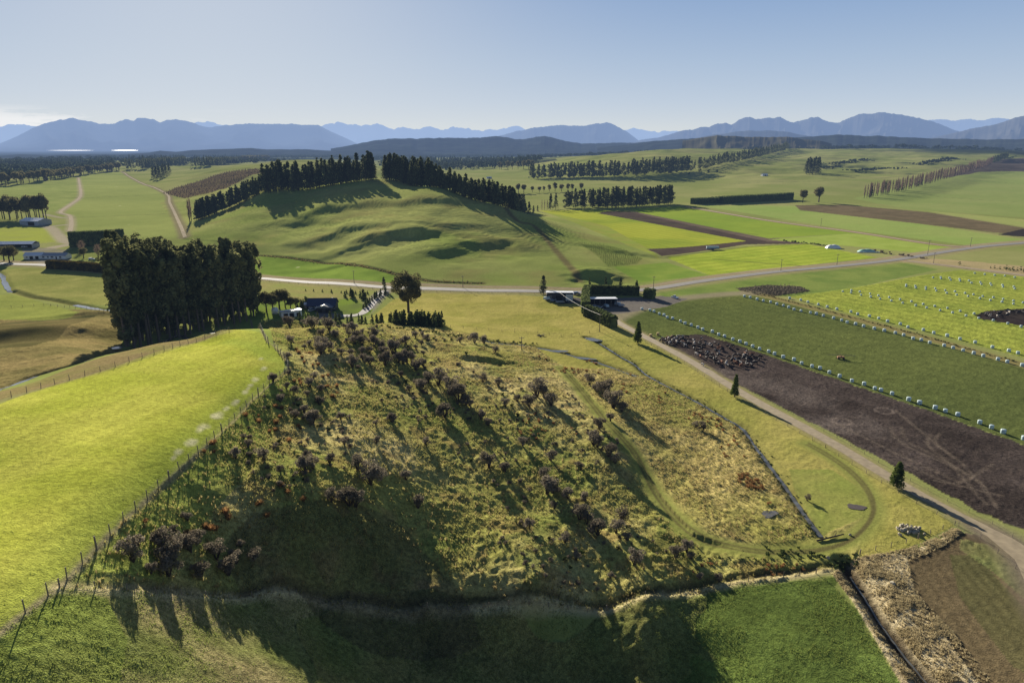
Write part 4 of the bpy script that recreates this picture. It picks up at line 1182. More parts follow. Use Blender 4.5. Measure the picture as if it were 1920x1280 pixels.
tree("bare_tree", ROUND_C, ROUND_T, 1535, 379, 28, "larger right tree of the round pair beside the long hedge", None, "tree", 1.1)

# left plain trees
row("round_tree", ROUND_C, ROUND_T, "-8,414 20,413 50,412 84,411", 8, 30, "tree with a bare trunk in the grove above the left sheds", "trees in the grove above the left sheds", 3, .15, .6, 3, 12)
row("round_tree", ROUND_C, ROUND_T, "-30,349 30,346 80,340 120,334 150,329 185,325 222,319", 14, 27, "dark tree on the near edge of the far left wood", "trees on the near edge of the far left wood", 4, .15, .9, 1)
row("pine_tree", PINE_W, PINE_T, "240,318 270,317 300,314 348,308", 17, 32, "dark pine in the small wood beyond the pale lane", "pines in the wood beyond the pale lane", 4, .12, 1.0, 2, 20)
for (x, y) in [(288, 335), (294, 337), (300, 337), (306, 334), (312, 331), (318, 328), (298, 331), (308, 327)]:
    tree("pine_tree", PINE_W, PINE_T, x, y, 33, "dark pine in the nearer clump right of the pale lane", "pines in the nearer clump right of the pale lane", "tree", 1.0)
row("pine_tree", PINE_W, PINE_T, "362,314 390,312 420,309 448,305", 17, 30, "dark pine in the wood left of the big hill", "pines in the wood left of the big hill", 4, .12, 1.0, 2, 18)
row("round_tree", ROUND_C, ROUND_T, "458,303 475,301 490,300 504,301", 17, 34, "rounded dark tree in the clump behind the hill belt", "rounded trees behind the hill belt", 4, .12, 1.0, 2, 18)
for i, (x, y) in enumerate([(356, 418), (359, 413)]):
    tree("bare_tree", BARE_C, [BARE_T], x, y, 28, ["nearer leafless poplar at the left foot of the big hill", "further leafless poplar at the left foot of the big hill"][i], None, "tree", 1.3)
row("round_tree", ROUND_C, ROUND_T, "936,318 960,318 985,317 1000,318", 30, 30, "lone dark tree on the far middle plain", "lone trees on the far middle plain", 6, .2, .8)

# ------------------------------------------------------------------ big tree, house trees, track trees
bigt = tree("round_tree", variants(round_crown, 1, M_broad, "big_crown", (0, 0, .58), (.37, .37, .42), 70, 110, .0125, (.07, .13)), ROUND_T, 766, 586, 25, "big round tree standing alone right of the dark roofed house", None, "tree", 1.0)
for i, (x, y, h) in enumerate([(1196, 643, 10.5), (1377, 744, 9.2), (1681, 912, 7.4)]):
    tree("conifer", CYP_C, [CYP_T], x, y, h, ["furthest of the three dark conifers along the farm track", "narrow upright middle conifer along the farm track", "nearest and broadest conifer along the farm track"][i], None, "tree", [1.05, .8, 1.3][i])
row("conifer", YOUNG_C, [CYP_T], "560,603 600,603 650,604 700,606 740,608", 3.2, 4.6, "young green conifer in the row in front of the dark roofed house", "young conifers in front of the house", .8, .3, .9)
row("conifer", YOUNG_C, [CYP_T], "742,609 770,611 800,613 828,614", 2.4, 6.2, "dark conifer in the thick row under the big round tree", "conifers under the big round tree", .7, .2, 1.1, 3, 4)
for i, (x, y, h, w) in enumerate([(500, 585, 13, 1.0), (512, 583, 11, 1.2), (524, 578, 12, 1.2), (535, 576, 12, .9), (545, 580, 8, 1.2), (555, 578, 7, 1.2)]):
    tree("round_tree", ROUND_C, ROUND_T, x, y, h, "dark garden tree between the gum stand and the house", "dark garden trees left of the house", "tree", w)
row("shrub", YOUNG_C, [CYP_T], "560,582 568,575 578,568", 3, 4, "dark garden shrub beside the left wall of the house", "shrubs left of the house", .6, .2, 1.2, 1, 1, "shrub")
row("shrub", YOUNG_C, [CYP_T], "645,557 660,558 676,558 684,562", 4, 5, "dark shrub on the lawn edge right of the house", "shrubs right of the house", .8, .3, 1.2, 1, 1, "shrub")
row("shrub", YOUNG_C, [CYP_T], "684,578 692,568 704,560 720,552", 4, 3.6, "dark shrub lining the far side of the drive", "shrubs along the drive", .8, .3, 1.2, 1, 1, "shrub")
tree("conifer", PINE_C, PINE_T, 721, 545, 9, "small dark conifer where the drive meets the road", None, "tree", 1.4)
tree("conifer", PINE_C, PINE_T, 1019, 551, 12, "small dark conifer beside the white roofed shed", None, "tree", 1.5)
row("shrub", YOUNG_C, [CYP_T], "575,545 640,549 700,552 720,553", 6, 1.8, "low dark shrub along the roadside fence", "shrubs along the roadside fence", .6, .3, 1.6, 1, 1, "shrub")
for i, (x, y, h) in enumerate([(18, 492, 15), (26, 488, 12), (8, 489, 13)]):
    tree("round_tree", ROUND_C, ROUND_T, x, y, h, ["nearest dark tree at the left edge beside the road", "dark tree nearest the long low farmhouse", "dark tree cut by the left edge of the picture"][i], None, "tree", 1.2)
tree("round_tree", ROUND_C, ROUND_T, 157, 484, 10, "dark tree right of the long low farmhouse", None, "tree", 1.2)
for i, (x, y) in enumerate([(155, 473), (185, 481)]):
    tree("bare_tree", BARE_W, [BARE_T], x, y, 11, ["left bare garden tree in front of the tall hedge", "right bare garden tree in front of the tall hedge"][i], None, "tree", 1.1)

# ------------------------------------------------------------------ hedges
def hedge(pts, width, h, label, mat, q=14, size=.45, rag=.6, px=True, name="hedge"):
    line = along(hits(P(pts)), 2.0); rs = np.random.RandomState(len(label) + 5)
    core = MB(); cen = []; nr = []
    a0 = None
    for i in range(len(line) - 1):
        a, b = line[i], line[i + 1]; t = b - a; t /= np.linalg.norm(t); n = np.array([-t[1], t[0]])
        za, zb = H(a[0], a[1]), H(b[0], b[1])
        hw = width / 2 * .8; hh = h * .93
        pa = [(a + n * s * hw) for s in (-1, 1)]; pb = [(b + n * s * hw) for s in (-1, 1)]
        core.face([(*pa[0], za - .3), (*pb[0], zb - .3), (*pb[0], zb + hh), (*pa[0], za + hh)])
        core.face([(*pb[1], zb - .3), (*pa[1], za - .3), (*pa[1], za + hh), (*pb[1], zb + hh)])
        core.face([(*pa[0], za + hh), (*pb[0], zb + hh), (*pb[1], zb + hh), (*pa[1], za + hh)])
        if i in (0, len(line) - 2):
            p_, z_ = (pa, za) if i == 0 else (pb, zb)
            core.face([(*p_[0], z_ - .3), (*p_[1], z_ - .3), (*p_[1], z_ + hh), (*p_[0], z_ + hh)])
        m = int(q * (2 * h + width))
        for _ in range(m):
            f = rs.rand(); s = rs.rand(); z0 = za + (zb - za) * f; base = a + (b - a) * f
            if rs.rand() < 2 * h / (2 * h + width):
                sd_ = 1 if rs.rand() < .5 else -1
                p = base + n * sd_ * width / 2 * rs.uniform(.85, 1.05); cen.append((p[0], p[1], z0 + h * s)); nr.append((n[0] * sd_, n[1] * sd_, .2))
            else:
                p = base + n * rs.uniform(-1, 1) * width / 2; cen.append((p[0], p[1], z0 + h * rs.uniform(.94, 1.0 + rag * .1))); nr.append((0, 0, 1))
    cen = np.array(cen); nr = np.array(nr) + rs.normal(size=(len(cen), 3)) * .5
    v, f = quads(cen, nr, size, rs)
    me = mesh_np(name, v, f, [mat])
    o = ob(name, me, label=label, category="hedge")
    ob("hedge_branches", core.mesh("hedge_branches", mat), o)
    return o
hedge("132,463 170,461 205,459 233,456", 7, 13.5, "tall clipped dark hedge behind the left farmhouse", M_hedge, 8, .5, .3)
hedge("92,503 130,505 170,508 203,511", 5, 6.0, "clipped hedge with golden top along the road at left", M_hedgeo, 12, .4)
hedge("1298,383 1340,381 1350,380", 12, 9, "left low section of the long dark hedge on the right plain", M_hedge, 3, .9)
hedge("1352,382 1400,379 1440,377 1482,374", 12, 11, "right tall section of the long dark hedge on the right plain", M_hedge, 3, .9)
hedge("1098,588 1097,575 1098,562 1102,553", 4.5, 6.5, "high green hedge wrapping the left side of the open farm shed", M_hedge, 20, .35)
hedge("1100,592 1120,600 1140,610 1150,615", 4.5, 5.5, "green hedge running down to the start of the farm track", M_hedge, 24, .35, 1.5)
hedge("1104,551 1140,552 1170,553 1198,554", 4, 5.0, "green hedge behind the open farm shed beside the road", M_hedge, 18, .35, 2)
hedge("1208,558 1218,559 1226,560", 5, 5.5, "separate block of green hedge right of the open farm shed", M_hedge, 18, .35, 1)
row("shrub", YOUNG_C, [CYP_T], "1105,546 1125,546 1160,547 1195,549", 10, 9.5, "small conifer rising above the shed hedge", "conifers above the shed hedge", 1.2, .15, .8, 1, 1, "tree")
# ------------------------------------------------------------------ far woods as masses
def wood(name, polys, n, h, label, crown_fn, mat, spread=1.0, seed=3, thr=None, world=None):
    rs = np.random.RandomState(seed)
    tv = [crown_fn(200 + i) for i in range(4)]
    V = []; F = []; k = 0
    poly = [hits(P(p)) for p in polys] if world is None else world
    for pl in poly:
        lo, hi = pl.min(0), pl.max(0); cnt = 0; tries = 0
        m = n if np.isscalar(n) else n.pop(0)
        while cnt < m and tries < 30:
            tries += 1
            x = rs.uniform(lo[0], hi[0], m * 3); y = rs.uniform(lo[1], hi[1], m * 3)
            ok = inpoly(x, y, pl)
            if thr: ok &= fbm(x, y, thr[0], 3, thr[2]) > thr[1]
            x, y = x[ok][:m - cnt], y[ok][:m - cnt]
            if len(x) == 0: continue
            z = np.atleast_1d(H(x, y)); cnt += len(x)
            for i in range(len(x)):
                v, f = tv[rs.randint(4)]; s = h * rs.uniform(.75, 1.2); a = rs.uniform(0, 6.28); ca, sa = math.cos(a), math.sin(a)
                vv = np.stack([(v[:, 0] * ca - v[:, 1] * sa) * s * spread + x[i], (v[:, 0] * sa + v[:, 1] * ca) * s * spread + y[i], v[:, 2] * s + z[i] - .5], 1)
                V.append(vv); F.append(f + k); k += len(v)
    me = mesh_np(name, np.concatenate(V), np.concatenate(F), [mat])
    return ob(name, me, kind="stuff", label=label)
lowpine = lambda s: pine_crown(s, 16, .3, .1, .05, 5)
lowround = lambda s: round_crown(s, (0, 0, .6), (.36, .36, .38), 9, 8, .07)
M_wood_far = mat_leaf("far_wood_leaves", A(76, 86, 62), A(42, 50, 40), .3, .02)
wood("woods", ["-120,350 30,346 110,334 150,329 222,319 218,310 120,306 -120,306"], 700, 27, "far dark wood filling the left plain edge", lowround, M_wood_far, 1.0, 3)
wood("woods", ["790,322 880,318 1008,309 1006,300 800,302 720,306", "240,312 350,305 345,298 240,300", "360,308 505,300 500,294 362,298"], [420, 90, 90], 30, "dark woods beyond the big hill", lowpine, M_wood_far, 1.0, 5)
wood("woods", ["1100,330 1290,322 1420,324 1300,330"], 12, 14, "scattered trees beyond the long belt", lowround, M_wood_far, 1.0, 7)
def sector(a0, a1, r0_, r1_):
    A0, A1 = [math.atan2(raydir(q, 640)[0], raydir(q, 640)[1]) for q in (a0, a1)]
    t = np.linspace(A0, A1, 12)
    return np.concatenate([np.stack([np.sin(t) * r0_, np.cos(t) * r0_], 1), np.stack([np.sin(t[::-1]) * r1_, np.cos(t[::-1]) * r1_], 1)])
wood("woods", None, 1900, 26, "patchy dark bush across the far left and middle plain", lowround, M_wood_far, 1.6, 9, (700.0, .52, 33), [sector(-100, 1010, 2700, 7500)])
wood("woods", None, 900, 24, "dark forest edge behind the right rolling hills", lowround, M_wood_far, 2.2, 11, (500.0, .45, 35), [sector(1000, 2050, 4300, 6500)])

# pines: the 270 that show largest stand singly, the rest as one mass
PEND.sort(key=lambda q: -q[0])
print("PINES", len(PEND), PEND[0][0], PEND[min(269, len(PEND) - 1)][0])
for (a_, w_, hh, ws, cr, tr, lb, gr) in PEND[:270]: tree("pine_tree", cr, tr, 0, 0, hh, lb, gr, "tree", ws, w_)
rs7 = np.random.RandomState(77); tv = [pine_crown(500 + i, 30, .27, .10, .036, 7) for i in range(5)]
V = []; F = []; k = 0
for (a_, w_, hh, ws, cr, tr, lb, gr) in PEND[270:]:
    if a_ < .004: continue
    v, f = tv[rs7.randint(5)]; V.append(v * np.array([hh * ws, hh * ws, hh]) + np.array([w_[0], w_[1], H(*w_)])); F.append(f + k); k += len(v)
ob("pines", mesh_np("pines", np.concatenate(V), np.concatenate(F), [M_pine]), kind="stuff", label="further dark pines filling the shelter belts")
# young plantation and hillside seedlings
def rows_stuff(name, poly, dx, dy, h, mat, label, ang=0.0, seed=1, wid=.5):
    rs = np.random.RandomState(seed); c = poly.mean(0); R = np.abs(poly - c).max() * 1.5
    g1_, g2_ = np.meshgrid(np.arange(-R, R, dx), np.arange(-R, R, dy)); ca, sa = math.cos(ang), math.sin(ang)
    g1_ = g1_.ravel() + rs.normal(size=g1_.size) * dx * .12; g2_ = g2_.ravel() + rs.normal(size=g2_.size) * dy * .06
    x = c[0] + g1_ * ca - g2_ * sa; y = c[1] + g1_ * sa + g2_ * ca
    ok = inpoly(x, y, poly) & (rs.rand(len(x)) > .08); x, y = x[ok], y[ok]; z = H(x, y)
    tv = [pine_crown(300 + i, 7, .32, .05, .1, 4) for i in range(3)]
    V = []; F = []; k = 0
    for i in range(len(x)):
        v, f = tv[rs.randint(3)]; s = h * rs.uniform(.7, 1.3)
        V.append(v * np.array([s * wid * 2, s * wid * 2, s]) + np.array([x[i], y[i], z[i]])); F.append(f + k); k += len(v)
    return ob(name, mesh_np(name, np.concatenate(V), np.concatenate(F), [mat]), kind="stuff", label=label)
rows_stuff("saplings", plantP, 5.0, 15.0, 3.0, M_popl, "rows of brown saplings in the planted block left of the big hill", .9, 1, .7)
rows_stuff("saplings", hits(P("1085,455 1130,458 1170,468 1206,486 1185,496 1140,500 1118,476")), 1.8, 4.6, .9, M_hedge, "rows of dark seedlings on the foot of the big hill", .25, 2, .6)
rows_stuff("gorse", hits(P("1850,502 1925,505 1990,515 1925,512 1800,497 1760,493")), 4, 4, 2.2, M_hedge, "dark scrub strip beside the road junction", .3, 3, .8)
rows_stuff("gorse", hits(P("1395,545 1430,536 1480,537 1520,546 1480,554 1410,552")), 3, 3, 1.6, M_bush, "grey brush patch between the pasture and the crop", .3, 4, .8)

def bandline(pts, step, h, mat, label, name="undergrowth", seed=1, jit=1.2):
    ln = along(hits(P(pts)) if isinstance(pts, str) else pts, step); rs = np.random.RandomState(seed)
    V = []; F = []; k = 0
    for w in ln:
        for _ in range(2):
            x, y = w + rs.normal(size=2) * jit; v, f = bushlow[rs.randint(3)]; s = h * rs.uniform(.5, 1.3)
            V.append(v * s + np.array([x, y, H(x, y)])); F.append(f + k); k += len(v)
    return ob(name, mesh_np(name, np.concatenate(V), np.concatenate(F), [mat]), kind="stuff", label=label)
bushlow = [round_crown(400 + i, (0, 0, .4), (.6, .6, .4), 5, 10, .13, (.25, .4)) for i in range(3)]
bandline("470,478 560,486 640,494 720,508 800,526 905,531", 2.5, 1.0, M_tusy, "rough grass along the drain below the big hill")
bandline("600,608 700,612 780,620 850,632 930,640 1000,646", 2.2, 1.1, M_bush2, "dark rushes along the creek behind the scrub hill")
bandline(L_stream, 2.0, .55, M_bush2, "low rushes along the creek beside the scrub hill", jit=1.0)
bandline("1470,452 1500,455 1540,460 1560,463", 4, 2.0, M_bush2, "dark weeds along the crop edge near the silage heaps")
bandline("1640,470 1665,476 1700,480 1735,485", 4, 2.0, M_bush, "brown weeds around the silage yard", jit=3)
bandline("1905,293 1860,300 1900,296", 6, 3, M_bush2, "scrub at the upper right field edge")
for s, lb in [("1545,316 1565,310 1590,304 1625,299", "dark scrub in the first gully of the right hills"), ("1605,322 1640,318 1690,316", "dark scrub in the second gully of the right hills"), ("1725,310 1750,303 1790,297", "dark scrub in the third gully of the right hills")]:
    bandline(s, 5, 6, M_wood_far, lb, "gully_scrub", jit=14)
bandline("1310,304 1340,300 1375,296", 6, 3, M_wood_far, "scrub on the left of the diagonal belt", "gully_scrub", jit=10)
bandline(L_trkB + np.array([0, 3.0]), 2.5, .8, M_bush2, "dark weeds along the lane between the bale rows", jit=.8)
bandline("1440,1035 1500,1040 1560,1050 1600,1046 1570,1062", 1.2, .9, M_bush2, "dark growth round the head of the drain", jit=1.2)
bandline("1250,1030 1330,1045 1420,1052 1500,1050", 1.3, .5, M_bush2, "rough grass along the track bank", jit=.6)

# ------------------------------------------------------------------ grass tufts: many small blades, one mass per kind
def tufts(name, poly, n, h, mat, label, seed=1, blades=7, dens=None, wdt=.05, avoid=()):
    rs = np.random.RandomState(seed); lo, hi = poly.min(0), poly.max(0)
    X = []; Y = []
    tot = 0
    while tot < n:
        x = rs.uniform(lo[0], hi[0], n * 2); y = rs.uniform(lo[1], hi[1], n * 2)
        ok = inpoly(x, y, poly)
        for (ql, qw) in avoid: ok &= ~(dline(x, y, ql, qw + 1) < qw)
        if dens: ok &= rs.rand(len(x)) < np.clip((fbm(x, y, dens, 3, seed) - .38) * 4, .08, 1)
        X.append(x[ok]); Y.append(y[ok]); tot += ok.sum()
    x = np.concatenate(X)[:n]; y = np.concatenate(Y)[:n]; z = H(x, y)
    s = h * rs.uniform(.45, 1.5, n)
    a = rs.uniform(0, 6.28, (n, blades)); o = rs.uniform(.1, .8, (n, blades)) * s[:, None]
    bx = x[:, None] + np.cos(a) * o * .35; by = y[:, None] + np.sin(a) * o * .35; bz = z[:, None] - .05 + 0 * a
    tx = x[:, None] + np.cos(a) * o * 1.1; ty = y[:, None] + np.sin(a) * o * 1.1; tz = z[:, None] + s[:, None] * rs.uniform(.55, 1, (n, blades))
    sx = -np.sin(a) * s[:, None] * wdt * 2.6; sy = np.cos(a) * s[:, None] * wdt * 2.6
    V = np.stack([np.stack([bx - sx, by - sy, bz], -1), np.stack([bx + sx, by + sy, bz], -1), np.stack([tx + sx * .3, ty + sy * .3, tz], -1), np.stack([tx - sx * .3, ty - sy * .3, tz], -1)], 2).reshape(-1, 3)
    F = np.arange(len(V)).reshape(-1, 4)
    return ob(name, mesh_np(name, V, F, [mat]), kind="stuff", label=label)
M_gr1 = mat_leaf("hill_grass_blades", A(176, 166, 104), A(136, 136, 76), .5, .12)
M_gr2 = mat_leaf("green_grass_blades", A(142, 152, 80), A(112, 124, 62), .6, .2)
M_gr3 = mat_leaf("straw_grass_blades", A(186, 172, 134), A(138, 122, 90), .55, .8)
M_gr4 = mat_leaf("rush_blades", A(170, 152, 104), A(126, 118, 78), .55, .3)
tufts("grass", scp, 42000, .34, M_gr1, "rough tufty grass over the scrub hill", 1, 6, 9.0, avoid=[(L_loop, 3.0)])
tufts("grass", scp, 5000, .5, M_gr4, "brown rush clumps over the scrub hill", 2, 7, 5.0, avoid=[(L_loop, 3.0)])
valw = hits(P("1040,690 1120,760 1190,850 1240,930 1300,1000 1400,1035 1500,1010 1540,1003 1480,920 1400,805 1250,720 1160,690"))
tufts("grass", valw, 4500, .4, M_gr4, "brown rush clumps on the wet flat beside the creek", 3, 7, 6.0, avoid=[(L_loop, 3.0), (L_stream, 1.2)])
tufts("grass", valw, 7000, .32, M_gr1, "rough grass on the wet flat beside the creek", 4, 6, avoid=[(L_loop, 3.0), (L_stream, 1.2)])
loww = hits(P("0,1190 60,1140 112,1101 300,1110 450,1120 600,1131 800,1139 1000,1134 1200,1119 1400,1092 1560,1080 1690,1279 -10,1279"))
tufts("grass", loww, 30000, .17, M_gr2, "green grass below the bottom fence", 5, 6, 5.0)
bankw = hits(P("1560,1076 1590,1050 1640,1040 1700,1030 1760,1005 1795,985 1805,1000 1760,1030 1700,1055 1720,1110 1790,1190 1860,1279 1700,1279 1600,1130"))
tufts("grass", bankw, 10000, .3, M_gr3, "long pale straw grass on the drain banks", 6, 9, 3.0, .06, avoid=[(L_ditch, 1.7)])
tufts("grass", padw, 9000, .12, M_gr2, "short grass flecks on the bright paddock", 7, 5)

# ------------------------------------------------------------------ scrub bushes, each one where the photograph shows it
bl = []
for s, ox, oy, k in [("375,95,60 560,110,40 640,110,70 735,215,45 820,140,70 895,235,45 390,300,45 540,350,30 600,320,30 690,290,40 760,350,80 740,400,70 820,370,50 1010,145,35 1090,180,60 1195,215,30 1130,250,60 1040,240,35 1110,310,50 1195,320,50 1025,310,25 1330,235,70 1330,320,60 1420,360,60 1550,390,80 960,440,45 1070,440,45 1090,540,70 1190,410,40 1280,410,40 1200,490,40 1285,530,55 1450,520,80 1430,440,45 1600,490,70 1700,480,80 1800,580,70 1880,560,50 1640,310,35 1790,240,40 1870,240,30 1900,270,25 1860,320,30 1800,370,25 1885,430,30 1720,360,20 360,470,45 370,640,30 200,740,50 345,820,35 650,680,40 610,760,60 730,820,40 430,860,50 575,890,30 720,960,55 550,1070,55 270,950,40 440,1150,40 640,1180,80 960,1160,50 1540,1180,60 1820,780,45 1720,830,35 1415,980,25 1630,680,35 1350,1240,30 1560,360,50 1660,520,50 1750,500,50", 480, 590, 6.0),
                     ("280,235,25 345,210,30 385,245,30 415,260,35 440,285,20 365,320,30 495,340,18 520,370,15 455,295,15 10,435,15 125,430,12 300,435,15 520,505,28 580,520,20 60,520,25 105,555,38 140,548,25 230,560,20 270,650,25 30,625,40 50,640,30 665,715,20 640,435,15 740,480,20 715,535,22 725,585,38 745,590,25 800,610,22 860,625,18 890,425,28 905,440,22 910,375,20 945,470,25 965,500,18 840,680,30 870,700,22 905,735,32 970,735,25 990,695,22 1010,765,18 1035,845,28 790,770,20 830,830,15 690,250,35 715,265,22 740,290,25 665,290,22 875,215,20 930,250,30 960,290,30 990,310,20 900,240,20 950,345,15 1180,820,20 950,900,12 500,205,15 580,300,15 620,280,14 555,215,14 470,65,20 505,70,15 230,75,15 300,70,12 545,110,12 750,650,14 845,520,14 180,350,17 305,210,18 420,70,12", 640, 600, 1.883),
                     ("548,745,42 575,700,18 670,690,35 700,740,50 700,805,42 650,675,25 790,705,38 820,690,25 775,590,20 830,815,32 895,745,32 945,805,32 980,755,30 1050,755,24 720,645,15 625,815,22 735,700,26 870,725,15 1000,705,15 1270,395,36 1295,385,26 1275,350,20 1090,350,25 975,340,22 1365,365,20 1370,520,25 1160,400,15 1295,190,28 1010,265,12 1035,265,11 1030,300,14 1225,175,14 1160,110,16 1130,30,16", 0, 700, 2.206),
                     ("15,800,22 30,825,16 130,905,16 60,900,12 70,380,14 45,370,12 440,630,10", 1280, 600, 1.883)]:
    for t in s.split():
        a, b, r = [float(q) for q in t.split(',')]
        bl.append((ox + a / k, oy + b / k, r / k))
def lab_bush(x, y):
    if y > 985 and x < 520: return "grey twiggy bush in the near clump above the bottom fence at left", "near clump above the bottom fence"
    if y < 700 and x < 660: return "grey scrub bush near the ridge fence at the top left of the scrub hill", "scrub bushes at the top left of the hill"
    if y < 720 and x < 880: return "dark grey scrub bush in the thick scatter across the top of the scrub hill", "scrub bushes across the top of the hill"
    if x < 700: return "grey scrub bush on the left slope between ridge fence and dark bank", "scrub bushes on the left slope"
    if x > 1080 and y < 800: return "grey scrub bush in the group on the far right flank above the track", "scrub bushes on the far right flank"
    if y < 830: return "grey scrub bush in the middle of the scrub hill", "scrub bushes in the middle of the hill"
    return "grey scrub bush low on the right slope with a long shadow", "scrub bushes low on the right slope"
for (x, y, r) in bl:
    w = hit(x, y + r * .75); dep = math.hypot(w[0], w[1]); dist = math.hypot(dep, CAM_H - H(w[0], w[1]))
    rad = max(.5, r * dist / 1280 * 1.42)
    lb, gr = lab_bush(x, y)
    z = H(w[0], w[1])
    e = empty("scrub_bush", (w[0], w[1], z - .1), lb, "bush", gr, rnd.uniform(0, 6.28), (rad, rad, rad * rnd.uniform(.85, 1.1)))
    ob("foliage", rnd.choice(BUSH_C), e); ob("stem", rnd.choice(BUSH_T), e)
# smaller loose scrub
for poly, n, r0_, r1_, lb, gr in [("560,620 700,612 850,632 900,690 880,760 760,740 640,700 570,680", 110, .4, 1.1, "small grey shrub among the bigger bushes on the hill top", "small shrubs on the hill top"),
                        ("700,740 1000,700 1100,760 1190,870 1180,980 1000,960 850,860", 130, .35, 1.0, "small grey shrub on the middle of the scrub hill", "small shrubs on the middle of the hill"),
                        ("480,740 620,720 700,800 650,900 520,930 440,880", 75, .35, 1.0, "small grey shrub on the left slope", "small shrubs on the left slope"),
                        ("1000,900 1180,980 1260,1040 1180,1090 1000,1080 900,1000", 55, .3, .9, "small grey shrub low on the right slope", "small shrubs low on the right slope")]:
    pw = hits(P(poly)); c_ = 0
    while c_ < n:
        x = rnd.uniform(pw[:, 0].min(), pw[:, 0].max()); y = rnd.uniform(pw[:, 1].min(), pw[:, 1].max())
        if not inpoly(np.array([x]), np.array([y]), pw)[0] or vnoise(np.array([x]), np.array([y]), 14, 77)[0] < .35: continue
        c_ += 1; s = rnd.uniform(r0_, r1_)
        o = ob("scrub_shrub", rnd.choice(BUSH_C + BUSH_G[:1]), None, (x, y, H(x, y) - s * .45), label=lb, category="shrub", group=gr)
        o.rotation_euler = (0, 0, rnd.uniform(0, 6.28)); o.scale = (s, s, s)
# tussocks
tl = []
for s, ox, oy, k in [("430,740 490,720 500,770 810,780 840,800 780,800 910,790 915,865 885,910 860,905 680,930 755,685 810,670 890,560 450,380 480,430 520,490 545,540 600,430 630,440 285,1060 220,1035 270,1170 30,1140 35,1215 230,1240 640,570 700,570 500,440 560,430", 480, 590, 6),
                     ("850,630 870,645 890,640 935,580 945,600 1075,535 1105,585 1255,520 1160,470 1190,490 1245,235 1235,225 890,285 880,290 1017,180 1165,145 1160,187 1145,215 1115,245 1140,240 1197,285 1220,30 1245,35 845,320 885,320 790,665 770,660 1320,110 1065,540 600,610", 0, 700, 2.206)]:
    for t in s.split():
        a, b = [float(q) for q in t.split(',')]; tl.append((ox + a / k, oy + b / k, 1.0, "orange tussock on the left slope beside the ridge fence", "orange tussocks on the left slope"))
def scat(poly, n, sz, lb, gr, thr=.45):
    pw = hits(P(poly)); c_ = 0
    while c_ < n:
        x = rnd.uniform(pw[:, 0].min(), pw[:, 0].max()); y = rnd.uniform(pw[:, 1].min(), pw[:, 1].max())
        if not inpoly(np.array([x]), np.array([y]), pw)[0] or vnoise(np.array([x]), np.array([y]), 9, 79)[0] < thr: continue
        c_ += 1; tl.append((x, y, sz, lb, gr, 1))
scat("1290,880 1340,860 1420,900 1450,945 1420,960 1330,930", 36, .8, "brown tussock in the dense patch near the grey puddle", "tussocks near the grey puddle")
scat("1290,770 1370,780 1400,860 1340,860 1290,810", 30, .75, "brown tussock on the flat left of the creek", "tussocks left of the creek")
scat("1090,670 1180,700 1250,740 1260,770 1150,730", 26, .8, "brown tussock beside the upper creek", "tussocks beside the upper creek")
scat("960,660 1060,680 1110,700 1040,700", 22, .8, "brown tussock on the far toe of the scrub hill", "tussocks on the far toe of the hill")
scat("1300,1050 1400,1058 1500,1060 1530,1070 1400,1085 1300,1090", 24, .55, "orange tussock in the strip above the bottom fence", "tussocks above the bottom fence", .3)
scat("880,760 1020,780 1100,820 1000,840", 28, .7, "orange tussock on the middle of the scrub hill", "tussocks on the middle of the hill")
for t in tl:
    if len(t) == 6: x, y = t[0], t[1]
    else: x, y = hit(t[0], t[1] + 1.5)
    s = t[2] * rnd.uniform(.6, 1.25)
    o = ob("tussock", rnd.choice(TUS), None, (x, y, H(x, y)), label=t[3], category="tussock", group=t[4])
    o.rotation_euler = (0, 0, rnd.uniform(0, 6.28)); o.scale = (s, s, s * rnd.uniform(.85, 1.15))

# ------------------------------------------------------------------ wrapped bales
M_wrap = mat_surf("bale_wrap", A(176, 194, 196), .4, .08, 2.5, .5)
M_hay = mat_surf("hay", A(190, 168, 116), .95, .3, 4)
def bale_mesh(mat, name):
    m = MB(); r = .82; h = 1.5
    m.lathe([(0.001, -.03), (r * .8, -.03), (r * .95, .06), (r, .2), (r * 1.01, h * .5), (r, h - .2), (r * .94, h - .05), (r * .8, h), (0.001, h + .03)], 18)
    return m.mesh(name, [mat], True)
BALE = [bale_mesh(M_wrap, "wrapped_bale")] * 2
HAY = bale_mesh(M_hay, "hay_bale")
def place_bale(w, lb, gr, me=None, name="wrapped_bale", s=1.0):
    o = ob(name, me or BALE[0], None, (w[0], w[1], H(w[0], w[1]) - .05), label=lb, category="bale")
    if gr: o['group'] = gr
    o.rotation_euler = (rnd.uniform(-.04, .04), rnd.uniform(-.04, .04), rnd.uniform(0, 6.28)); s *= rnd.uniform(.84, .98); o.scale = (s, s * rnd.uniform(.95, 1.05), s)
    return o
def bale_row(a, b, n, lb, gr, j=.8):
    A_, B_ = hit(*a), hit(*b)
    for i in range(n):
        t = i / (n - 1); w = A_ + (B_ - A_) * t + np.array([rnd.gauss(0, j), rnd.gauss(0, j)]); place_bale(w, lb, gr)
bale_row((1203.7, 580), (1915, 823), 43, "white wrapped bale in the row between the mud paddock and dark green crop", "bales between mud and dark green crop")
bale_row((1395, 557), (1917, 687), 33, "white wrapped bale in the row along the near side of the brown lane", "bales along the near side of the lane")
bale_row((1484, 560), (1912, 665), 21, "white wrapped bale in the row along the far side of the brown lane", "bales along the far side of the lane")
OX, OY = 1440, 400
